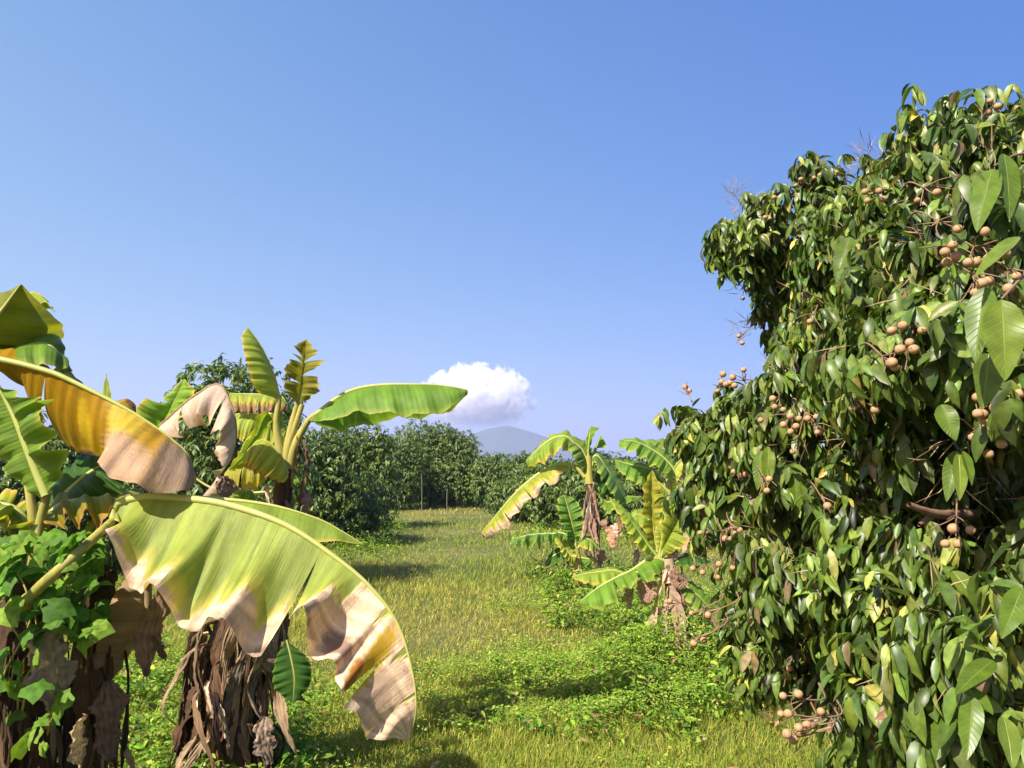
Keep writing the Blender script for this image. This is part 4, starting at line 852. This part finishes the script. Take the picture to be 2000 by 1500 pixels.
# fruit clusters
def icosphere(sub=2):
    import bmesh
    bm = bmesh.new(); bmesh.ops.create_icosphere(bm, subdivisions=sub, radius=1.0)
    V = np.array([v.co[:] for v in bm.verts]); Fc = np.array([[v.index for v in f.verts] for f in bm.faces]); bm.free()
    return V, Fc
SV, SF = icosphere(3)
def entry(px, py, dflt):
    """Distance at which the sight line first meets the canopy."""
    a = np.array([0, 0, EYE]); d = at(px, py, 1.0) - a; d = d / np.linalg.norm(d); best = None
    for c, rad in lob:
        oc = c - a; b = oc @ d; h = oc @ oc - b * b
        if h < (rad * 1.1) ** 2:
            t = b - math.sqrt((rad * 1.1) ** 2 - h)
            y = t * d[1]
            if best is None or y < best: best = y
    return best - .07 if best is not None else dflt
FR = [(1415, 745, 6, 2.5), (1440, 735, 2, 2.5), (1345, 765, 2, 2.9), (1590, 345, 3, 3.1), (1560, 352, 2, 3.2), (1515, 392, 2, 3.2), (1495, 428, 2, 3.2), (1636, 412, 1, 2.8), (1712, 385, 4, 2.6), (1790, 387, 1, 1.9), (1835, 378, 1, 1.9),
      (1465, 575, 3, 3.3), (1445, 660, 2, 3.3), (1580, 632, 1, 2.8), (1850, 507, 4, 1.6), (1875, 465, 1, 1.5), (1925, 495, 6, 1.3), (1943, 550, 3, 1.2), (1985, 532, 2, 1.2), (1892, 585, 1, 1.5), (1782, 655, 4, 1.5), (1762, 688, 3, 1.5), (1768, 706, 1, 1.5),
      (1512, 785, 3, 2.3), (1538, 832, 6, 2.2), (1592, 820, 3, 2.4), (1537, 878, 1, 2.3), (1425, 920, 2, 2.7), (1457, 930, 4, 2.4), (1497, 948, 2, 2.3), (1380, 1038, 2, 2.6), (1440, 1042, 3, 2.3), (1430, 1052, 1, 2.1), (1425, 1112, 3, 2.4), (1418, 1130, 1, 2.4),
      (1369, 1107, 2, 2.5), (1345, 1204, 1, 2.3), (1377, 1196, 1, 2.3), (1361, 1243, 2, 2.3), (1468, 1140, 1, 2.3), (1292, 1182, 1, 2.6), (1505, 1390, 1, 2.0), (1542, 1368, 3, 1.7), (1572, 1408, 3, 1.7), (1551, 1438, 3, 1.8), (1548, 1462, 1, 1.8), (1545, 1312, 1, 2.0),
      (1884, 1055, 4, 1.5), (1940, 800, 6, 1.3), (1925, 865, 4, 1.3), (1695, 800, 2, 2.1), (1935, 215, 3, 2.3), (1618, 845, 1, 2.3), (1950, 820, 3, 1.3), (1620, 985, 1, 2.1)]
r2 = np.random.default_rng(77)
for px, py, n, dd in FR:
    y = min(entry(px, py, dd), dd + .45)
    c = at(px, py, y)
    rad = .0098 * r2.uniform(.95, 1.1)
    pos = []
    tries = 0
    while len(pos) < n and tries < 400:
        tries += 1
        q = c + r2.normal(0, 1, 3) * np.array([1.25, .8, .9]) * rad * (1.0 + .32 * n ** .5)
        if all(np.linalg.norm(q - p) > rad * 1.9 for p in pos): pos.append(q)
    ctr = np.mean(pos, 0)
    hit = entry(px, py, None) is not None
    root = ctr + np.array([.05, .10, .06]) * r2.uniform(.7, 1.5) * np.array([r2.choice([-1, 1]) * .6 + .6, 1, 1])
    if not hit:
        cs = [q[0] for q in lob]; nb = min(cs, key=lambda q: np.linalg.norm(q - ctr)); root = ctr + (nb - ctr) * min(.6, .09 / np.linalg.norm(nb - ctr)) + np.array([0, 0, .02])
    tw = []
    hub = ctr * .55 + root * .45
    P = spline(np.array([root + np.array([.02, .08, .01]), root, hub]), 10); V, Fc, uv = tube(P, [.0028, .0022, .0016], 5); tw.append((V, Fc, np.array([0.2, .1, .05])))
    for p in pos + [ctr + r2.normal(0, .02, 3) for _ in range(4)]:
        P = spline(np.array([hub, (hub + p) / 2 + r2.normal(0, .004, 3), p]), 7); V, Fc, uv = tube(P, [.0019, .0014, .0011], 4); tw.append((V, Fc, np.array([0.2, .1, .05])))
    V, Fc, C = join(tw)
    cl = mesh("fruit_cluster", V, Fc, M_TWIG, tree)
    for p in pos:
        k = rad * r2.uniform(.85, 1.12)
        sc = np.array([1, 1, r2.uniform(.88, .98)]) * k
        mesh("fruit", SV * sc * (1 + .02 * np.sin(SV[:, :1] * 9 + SV[:, 2:] * 7)) + p, SF, M_FRUIT, cl)

# ------------------------------------------------------------------ orchard trees behind
FT = [(5, (.09, .14, .022)), (3, (.05, .092, .018)), (2.4, (.145, .19, .032)), (1, (.20, .23, .05))]
def orchard_tree(px, Y, top, wpx, label, seed, bottom=.25, name="orchard_tree", group="longan trees of the orchard behind", trunkvis=True, table=FT, dens=170, leaf_l=.17):
    r = np.random.default_rng(seed)
    c = at(px, 920, Y); c[2] = 0
    root = empty(name, c)
    tag(root, label, "tree", group)
    H = at(px, top, Y)[2] - .12; W = wpx / 2 / F * Y
    lobs = []
    m = 22
    for i in range(m):
        a = i * 2.4 + r.uniform(0, .5); h = (i + .5) / m
        zz = bottom + .35 + (H - bottom - .55) * h
        prof = math.sqrt(max(.05, 1 - (max(0, (h - .35)) / .72) ** 2)) * (.72 + .28 * min(1, h / .3))
        rr = W * .68 * prof * r.uniform(.75, 1.0)
        lobs.append((c + np.array([math.cos(a) * rr, math.sin(a) * rr, zz]), W * .36 * r.uniform(.7, 1.15)))
    for i in range(9):
        a = r.uniform(0, 6.28); el = r.uniform(.1, 1.3); dv = np.array([math.cos(a) * math.cos(el), math.sin(a) * math.cos(el), math.sin(el)])
        lobs.append((c + np.array([0, 0, bottom + (H - bottom) * .42]) + dv * np.array([W * .8, W * .8, (H - bottom) * .52]), W * r.uniform(.14, .24)))
    lobs.append((c + np.array([0, 0, H - W * .32]), W * .34))
    lobs.append((c + np.array([0, 0, bottom + (H - bottom) * .5]), W * .62))
    P, O = shell(lobs, dens, r, (.6, 1.06))
    k = P[:, 2] > bottom * .5
    P, O = P[k], O[k]
    V, Fc, C = sprays(P, O, r, 6, leaf_l * 1.3, leaf_l, .36, table, hang=.7, st=3, jit=.2)
    mesh("crown", V, Fc, M_FARLEAF, root, C)
    ps = [c, c + np.array([.06, 0, H * .3]), c + np.array([0, 0, H * .6])]
    V, Fc, uv = tube(spline(np.array(ps), 10), [.13, .10, .05], 8, .05); tr = [(V, Fc, np.zeros(3))]
    mesh("trunk", V, Fc, M_BARK, root)
    for i in range(4):
        a = r.uniform(0, 6.28); e = c + np.array([math.cos(a) * W * .6, math.sin(a) * W * .6, H * .6])
        V, Fc, uv = tube(spline(np.array([c + np.array([0, 0, .35]), c * .5 + e * .5 + np.array([0, 0, .1]), e]), 10), [.07, .045, .02], 6, .05)
        mesh("branch", V, Fc, M_BARK, root)
    return root
OT = [
    (452, 10.5, 696, 360, "bushy longan tree rising behind the bananas left of the path, nearest of the left row", .3),
    (130, 12.5, 850, 420, "dark green tree low behind the nearest banana plant at far left", .3),
    (300, 15.5, 800, 300, "longan tree seen between the amber leaf and the curled dead leaf", .3),
    (628, 16.5, 832, 210, "leafy longan tree just right of the banana stem, branches sweeping to the grass", .1),
    (700, 21.5, 832, 190, "longan tree second along the left edge of the path with leaning pale branch", .15),
    (668, 18.0, 925, 170, "low round bush at the left edge of the grass under the longan row", .05),
    (765, 32, 850, 140, "dark tree at the far end of the path, left of the pale poles", .15),
    (838, 35, 830, 170, "broad dark tree closing the far end of the path under the cloud", .25),
    (895, 34, 838, 110, "tall dark tree at the right end of the far group, against the mountain", .2),
    (965, 33, 884, 110, "rounded low tree below the mountain", .2),
    (1035, 30, 886, 120, "tree right below the mountain, behind the tip of the drooping banana leaf", .2),
    (1010, 24.5, 935, 120, "small bushy tree at the right edge of the grass near the drooping leaf tip", .1),
    (1085, 22, 895, 150, "longan tree behind the drooping banana leaf", .1),
    (1175, 21, 880, 170, "longan tree behind the crown of the drooping banana plant", .1),
    (1270, 19, 890, 180, "longan tree between the two taller banana plants of the right side", .1),
    (1400, 17, 880, 260, "longan tree mostly hidden by the large fruiting tree", .1),
    (-60, 19, 860, 400, "far left orchard tree in a gap below the broad green leaf", .3),
]
for i, (px, Yd, top, w, lab, bot) in enumerate(OT):
    orchard_tree(px, Yd, top, w, lab, 300 + i, bot, **(dict(dens=420, leaf_l=.12) if i < 4 else dict(dens=330, leaf_l=.14)))
# pale bare poles propping branches at the far end
for i, (q, lab) in enumerate([([(779, 981), (772, 955), (765, 930)], "leaning pale pole at the left end of the far trees"), ([(824, 984), (824, 950), (823, 925)], "upright pale pole in the middle of the far trees"), ([(873, 984), (873, 965), (874, 955)], "short pale stub of a pole in the far trees")]):
    Yp = 30.5
    P = spline(pts(q, Yp), 6); P[0][2] = 0
    V, Fc, uv = tube(P, [.015, .012], 7, .04)
    tag(mesh("wooden_pole", V, Fc, plain_material("weathered_wood", (.14, .12, .09), (.25, .21, .17), (9, 9, 3), .9, .3)), lab, "pole", "poles under the far trees")

# a mass of orchard beyond, unreadable as single trees
def far_wood():
    r = np.random.default_rng(9)
    lobs = []
    for i in range(230):
        x = r.uniform(-75, 75) if i > 70 else r.uniform(-16, 12); y = r.uniform(46, 66) if i > 70 else r.uniform(40, 46)
        top = 2.3 if x / y < -.06 else (1.55 if abs(x / y) < .12 else 1.9)
        top *= .82 + .26 * (.5 + .5 * math.sin(x * 1.1 + y))
        lobs.append((np.array([x, y, r.uniform(.3, top - .5)]), r.uniform(.9, 1.3)))
    for i in range(60):
        lobs.append((np.array([r.uniform(-9, 5), r.uniform(37.5, 39.5), r.uniform(.2, .8)]), r.uniform(.6, .9)))
    P, O = shell(lobs, 60, r, (.75, 1.05))
    k = P[:, 2] > .1
    V, Fc, C = sprays(P[k], O[k], r, 5, .4, .38, .45, FT, hang=.6, st=3)
    tag(mesh("far_wood", V, Fc, M_FARLEAF, None, C), "mass of orchard trees beyond the far end of the grass", "wood", kind="stuff")
far_wood()

# ------------------------------------------------------------------ grass and weeds
def noise2(x, y, s, seed):
    r = np.random.default_rng(seed); z = 0
    for i in range(6):
        a = r.uniform(0, 6.28); f = s * r.uniform(.6, 1.8)
        z = z + np.sin((x * math.cos(a) + y * math.sin(a)) * f + r.uniform(0, 6.28))
    return z / 3.0
def scatter(n, y0, y1, r, pw=1.35, x0=400, x1=1750):
    """Points over the ground, denser close to the lens."""
    u = r.uniform(0, 1, n)
    a = y0 ** (-pw + 1); b = y1 ** (-pw + 1)
    y = (a + (b - a) * u) ** (1 / (-pw + 1))
    x = r.uniform((x0 - 1000) / F, (x1 - 1000) / F, n) * y
    return x, y
def grass():
    r = np.random.default_rng(21)
    x, y = scatter(400000, 3.4, 40, r, 1.6, -250, 2450)
    w = noise2(x, y, .8, 3)
    dist = np.maximum(y, 4)
    h = (.05 + .06 * r.random(len(x)) ** 2 + .03 * np.clip(noise2(x, y, 1.6, 5), -1, 1)) * (1 + dist * .02)
    wd = (.0016 + .00055 * dist) * r.uniform(.7, 1.3, len(x))
    P = np.stack([x, y, ground_z(x, y) * np.clip(1 - np.maximum(abs(x), y) / 60, 0, 1) - .005], 1)
    az = r.uniform(0, 6.28, len(x)); ln = r.uniform(.15, .75, len(x))
    A = np.stack([np.cos(az) * ln, np.sin(az) * ln, np.ones(len(x))], 1)
    N = np.stack([-np.cos(az), -np.sin(az), ln], 1)
    green = np.array([.185, .265, .028]); olive = np.array([.30, .30, .048]); straw = np.array([.55, .42, .10])
    q = np.clip(.5 + .45 * w + r.normal(0, .22, len(x)), 0, 1)[:, None]
    C = green * (1 - q) + olive * q
    s = (r.random(len(x)) < .07 + .1 * np.clip(w, 0, 1))[:, None]
    C = np.where(s, straw, C) * r.uniform(.75, 1.25, (len(x), 1))
    V, Fc, C = leaflets(P, A, N, h, wd, C, fold=.1, droop=r.uniform(.05, .6, len(x)), st=3)
    tag(mesh("grass", V, Fc, M_GRASS, None, C), "short yellowing grass covering the path between the trees", "grass", kind="stuff")
grass()
def weeds():
    r = np.random.default_rng(31)
    x, y = scatter(150000, 3.5, 24, r, 1.9, -200, 1950)
    px = 1000 + F * x / y
    dens = noise2(x, y, 1.3, 8) * .8
    cen = -.15 * y / 6                      # patches flank the grass
    band = np.clip(1 - np.abs(px - 1370) / 260, 0, 1) * np.clip((9.5 - y) / 3, 0, 1) * np.clip((y - 4.9) / .8, 0, 1)      # rank growth under the bananas and the big tree
    left = np.clip((680 - px) / 200, 0, 1) * np.clip((y - 3.6) / .6, 0, 1) * np.clip((7 - y) / 2, 0, 1) + np.clip((800 - px) / 90, 0, 1) * np.clip((y - 11) / 4, 0, 1)
    side = .9 * np.clip(band * 1.4, 0, 1) + .8 * np.clip(left, 0, 1) + np.where((y < 7.2) & (px < 1350), .62, 0) + np.where((y < 13) & (px > 950) & (px < 1450), .35, 0)
    side -= np.where((y < 4.9) & (px > 900) & (px < 1650), .7, 0)
    k = (dens + side + r.normal(0, .32, len(x))) > .8
    x, y, band = x[k], y[k], band[k]; n = len(x)
    clump = np.clip(.5 + .6 * noise2(x, y, 3.0, 12), .1, 1)
    z0 = r.uniform(0, 1, n) ** .7 * (.03 + .17 * clump ** 2 + .34 * band * clump) * (1 + y * .02)
    P = np.stack([x, y, z0 + .01], 1)
    K = 4
    P = np.repeat(P, K, 0) + r.normal(0, .018, (n * K, 3)) * np.array([1, 1, .4])
    P[:, 2] = np.maximum(P[:, 2], .01)
    az = r.uniform(0, 6.28, n * K)
    A = np.stack([np.cos(az), np.sin(az), r.uniform(-.4, .7, n * K)], 1)
    N = np.stack([r.normal(0, .45, n * K), r.normal(0, .45, n * K) - .25, np.ones(n * K)], 1)
    L = r.uniform(.008, .021, n * K) * (1 + np.repeat(y, K) * .06)
    C = pick_colours(n * K, [(4, (.21, .32, .03)), (3, (.13, .24, .028)), (2, (.30, .38, .05)), (.7, (.38, .36, .09)), (.2, (.3, .18, .09))], r)
    V, Fc, C = leaflets(P, A, N, L, L * r.uniform(.5, .75, n * K), C, fold=.2, droop=.3, st=3)
    tag(mesh("weeds", V, Fc, M_WEED, None, C), "low broad-leaved weeds growing in bright green patches along the path", "weeds", kind="stuff")
weeds()

def undergrowth():
    r = np.random.default_rng(83)
    spots = []
    def region(n, px0, px1, y0, y1, h0, h1):
        for _ in range(n):
            y = r.uniform(y0, y1); px = r.uniform(px0, px1); spots.append(((px - 1000) / F * y, y, r.uniform(h0, h1)))
    region(130, 1180, 1500, 5.2, 7.6, .12, .42)
    region(70, 1080, 1330, 7.4, 9.6, .12, .34)
    region(50, 1040, 1260, 9.5, 12.5, .15, .38)
    region(110, -80, 640, 3.7, 4.6, .08, .24)
    region(80, 150, 620, 4.6, 6.5, .08, .28)
    region(70, 560, 790, 13, 22, .15, .5)
    region(60, 1000, 1250, 15, 23, .12, .4)
    region(60, 880, 1350, 4.6, 6.4, .06, .16)
    Ps, As, Ns, Ls, Cs = [], [], [], [], []
    tab = [(4, (.17, .28, .025)), (3, (.09, .18, .02)), (1.6, (.28, .36, .04)), (.6, (.34, .30, .08)), (.5, (.26, .16, .08))]
    for x, y, h in spots:
        n = int(26 + 150 * h); rad = h * r.uniform(.35, .7) + .04
        a = r.uniform(0, 6.28, n); q = r.random(n) ** .6; t = r.random(n) ** .7
        P = np.stack([x + np.cos(a) * q * rad * (1 - .35 * t), y + np.sin(a) * q * rad * (1 - .35 * t), .01 + t * h], 1)
        Ps.append(P); az = r.uniform(0, 6.28, n)
        As.append(np.stack([np.cos(a) * .6 + np.cos(az), np.sin(a) * .6 + np.sin(az), r.uniform(-.6, .7, n)], 1))
        Ns.append(np.stack([r.normal(0, .5, n), r.normal(0, .5, n) - .2, np.ones(n)], 1))
        Ls.append(r.uniform(.018, .05, n) * r.uniform(.6, 1.3) * (1 + y * .03)); Cs.append(pick_colours(n, tab, r) * r.uniform(.75, 1.2))
    P, A, N, L, C = map(np.concatenate, (Ps, As, Ns, Ls, Cs))
    V, Fc, C = leaflets(P, A, N, L, L * r.uniform(.3, .62, len(L)), C, fold=.2, droop=.35, st=4)
    tag(mesh("undergrowth", V, Fc, M_WEED, None, C), "taller leafy undergrowth round the feet of the banana plants and trees", "undergrowth", kind="stuff")
undergrowth()

def litter():
    r = np.random.default_rng(97)
    n = 900
    x, y = scatter(n, 3.6, 12, r, 1.8, -100, 1900)
    px = 1000 + F * x / y
    k = (px < 650) | ((px > 1180) & (y > 4.9)) | (r.random(n) < .04)
    x, y = x[k], y[k]; n = len(x)
    P = np.stack([x, y, r.uniform(.02, .07, n)], 1)
    az = r.uniform(0, 6.28, n)
    A = np.stack([np.cos(az), np.sin(az), r.normal(0, .25, n)], 1); N = np.stack([r.normal(0, .3, n), r.normal(0, .3, n), np.ones(n)], 1)
    L = r.uniform(.05, .11, n); C = pick_colours(n, [(3, (.30, .17, .08)), (2, (.45, .30, .16)), (1, (.16, .09, .05)), (.6, (.5, .4, .08))], r)
    V, Fc, C = leaflets(P, A, N, L, L * .4, C, fold=.35, droop=r.uniform(-.5, .5, n))
    tag(mesh("leaf_litter", V, Fc, M_WEED, None, C), "fallen brown leaves scattered in the grass beside the plants", "leaf litter", kind="stuff")
litter()

# ------------------------------------------------------------------ vine on the near banana stem
def vine():
    r = np.random.default_rng(61)
    root = empty("climbing_vine", at(60, 1500, dA - .1) * np.array([1, 1, 0]))
    tag(root, "climbing vine with broad lobed green leaves over the stem of the nearest banana plant", "vine")
    n = 95
    px = np.concatenate([r.uniform(-60, 190, 115), r.uniform(-40, 70, 16), r.uniform(20, 120, 8)])
    py = np.concatenate([r.uniform(1045, 1245, 115), r.uniform(1250, 1360, 16), r.uniform(1330, 1470, 8)])
    ok = (px - 60) * .9 + (py - 1240) < 130
    out_V, out_F, out_C = [], [], []; off = 0
    ang = np.array([0, 25, 50, 78, 105, 135, 160, 180, 200, 225, 255, 282, 310, 335]) * math.pi / 180
    rad = np.array([1.15, .82, .72, .95, .85, .62, .72, .38, .72, .62, .85, .95, .72, .82])
    for a, b in zip(px, py):
        c = at(a, b, dA - .17 + r.uniform(-.1, .16)); s = r.uniform(.024, .058)
        ax = unit(np.array([r.normal(0, .7), r.normal(0, .3) - .2, -.6 + r.normal(0, .4)])); nm = unit(np.array([-.35, -.75, .7]) + r.normal(0, .38, 3))
        sd = unit(np.cross(nm, ax)); ax = np.cross(sd, nm)
        ring = c + s * (np.cos(ang) * rad)[:, None] * ax + s * (np.sin(ang) * rad)[:, None] * sd - nm * (s * .28 * rad ** 2)[:, None] + nm * (s * .1 * r.normal(0, 1, 14))[:, None]
        inner = c + .5 * (ring - c) + nm * s * .06
        V = np.vstack([c[None], inner, ring]); F1 = []
        for i in range(14):
            j = (i + 1) % 14
            F1.append([0, 1 + i, 1 + j, 1 + j]); F1.append([1 + i, 15 + i, 15 + j, 1 + j])
        Fq = np.array(F1)
        tri = Fq[::2, :3]; quad = Fq[1::2]
        # split quads to triangles for a uniform mesh
        T = np.vstack([tri, quad[:, [0, 1, 2]], quad[:, [0, 2, 3]]])
        out_V.append(V); out_F.append(T + off); off += len(V)
        out_C.append(np.tile(np.array(random.choice([(.10, .22, .02), (.07, .16, .018), (.14, .26, .025), (.19, .30, .035)])) * r.uniform(.8, 1.2), (len(V), 1)))
    mesh("foliage", np.vstack(out_V), np.vstack(out_F), M_VINE, root, np.vstack(out_C))
    for i in range(5):
        q = [at(60 + r.uniform(-50, 60), 1490, dA), at(30 + r.uniform(-60, 120), 1350, dA - .1), at(40 + r.uniform(-60, 120), 1200, dA - .12), at(60 + r.uniform(-60, 120), 1080, dA - .1)]
        V, Fc, uv = tube(spline(np.array(q), 20), [.004, .003], 5); mesh("stem", V, Fc, M_STEM, root)
vine()

# ------------------------------------------------------------------ cloud
def cloud():
    r = np.random.default_rng(3)
    Yc = 5200.0
    V0, F0 = icosphere(3)
    blobs = [(935, 748, 36), (900, 755, 34), (965, 752, 38), (870, 762, 30), (992, 775, 36), (1010, 800, 30), (845, 765, 22), (920, 790, 42), (965, 800, 42), (880, 795, 34), (1005, 775, 30), (940, 740, 28), (975, 740, 24), (905, 735, 22), (1020, 790, 22), (850, 780, 22), (925, 815, 30), (985, 820, 28)]
    import bmesh
    mb = bpy.data.metaballs.new("cloud_balls"); mb.resolution = 14; mb.render_resolution = 14; mb.threshold = .3
    cen = at(930, 782, Yc)
    for (a, b, rp) in blobs:
        p = at(a, b, Yc + r.uniform(-60, 60)); e = mb.elements.new(); e.co = (p - cen) ; e.radius = rp / F * Yc * 1.95
    ob = bpy.data.objects.new("cloud_balls", mb); col.objects.link(ob)
    dg = bpy.context.evaluated_depsgraph_get(); dg.update()
    me = bpy.data.meshes.new_from_object(ob.evaluated_get(dg))
    bpy.data.objects.remove(ob)
    o = bpy.data.objects.new("cloud", me); o.location = cen; col.objects.link(o)
    m, N, L = new_mat("cloud_vapour")
    tc = nd(N, "ShaderNodeTexCoord")
    no = nd(N, "ShaderNodeTexNoise", Scale=.014, Detail=8.0, Roughness=.68, Distortion=.5); L.new(tc.outputs['Object'], no.inputs['Vector'])
    sp = nd(N, "ShaderNodeSeparateXYZ"); L.new(tc.outputs['Object'], sp.inputs[0])
    zf = nd(N, "ShaderNodeMapRange"); zf.inputs[1].default_value = -190; zf.inputs[2].default_value = 120; zf.inputs[3].default_value = 0.0; zf.inputs[4].default_value = 1.0
    L.new(sp.outputs[2], zf.inputs[0])
    th = nd(N, "ShaderNodeMapRange"); th.inputs[1].default_value = .45; th.inputs[2].default_value = .535; th.inputs[3].default_value = 0; th.inputs[4].default_value = .035
    L.new(no.outputs[0], th.inputs[0])
    sc3 = nd(N, "ShaderNodeVectorMath", operation='MULTIPLY'); sc3.inputs[1].default_value = (1 / 425.0, 1 / 280.0, 1 / 262.0); L.new(tc.outputs['Object'], sc3.inputs[0])
    le = nd(N, "ShaderNodeVectorMath", operation='LENGTH'); L.new(sc3.outputs[0], le.inputs[0])
    fo = nd(N, "ShaderNodeMapRange"); fo.clamp = False; fo.inputs[1].default_value = .45; fo.inputs[2].default_value = 1.0; fo.inputs[3].default_value = .17; fo.inputs[4].default_value = -.12; L.new(le.outputs['Value'], fo.inputs[0])
    ad = nd(N, "ShaderNodeMath", operation='ADD'); L.new(no.outputs[0], ad.inputs[0]); L.new(fo.outputs[0], ad.inputs[1]); L.new(ad.outputs[0], th.inputs[0])
    mu = nd(N, "ShaderNodeMath", operation='MULTIPLY'); L.new(th.outputs[0], mu.inputs[0]); L.new(zf.outputs[0], mu.inputs[1])
    pv = nd(N, "ShaderNodeVolumePrincipled"); pv.inputs['Color'].default_value = (1, 1, 1, 1); pv.inputs['Anisotropy'].default_value = 0
    L.new(mu.outputs[0], pv.inputs['Density'])
    out = nd(N, "ShaderNodeOutputMaterial"); L.new(pv.outputs[0], out.inputs['Volume'])
    me.materials.clear(); me.materials.append(m)
    tag(o, "single white cumulus cloud over the mountain", "cloud", kind="structure")
    return o
cloud()

# ------------------------------------------------------------------ haze
def haze():
    x0, x1, y0, y1, z0, z1 = -3400, 3400, -3400, 3400, -8, 165
    V = np.array([[x, y, z] for z in (z0, z1) for y in (y0, y1) for x in (x0, x1)], float)
    Fc = [[0, 2, 3, 1], [4, 5, 7, 6], [0, 1, 5, 4], [2, 6, 7, 3], [0, 4, 6, 2], [1, 3, 7, 5]]
    m, N, L = new_mat("hazy_air")
    pv = nd(N, "ShaderNodeVolumePrincipled"); pv.inputs['Color'].default_value = (.44, .50, .82, 1); pv.inputs['Density'].default_value = .00040; pv.inputs['Anisotropy'].default_value = 0
    o = nd(N, "ShaderNodeOutputMaterial"); L.new(pv.outputs[0], o.inputs['Volume'])
    tag(mesh("haze", V, Fc, m, smooth=False), "thin bluish haze over the land", "haze", kind="stuff")
haze()
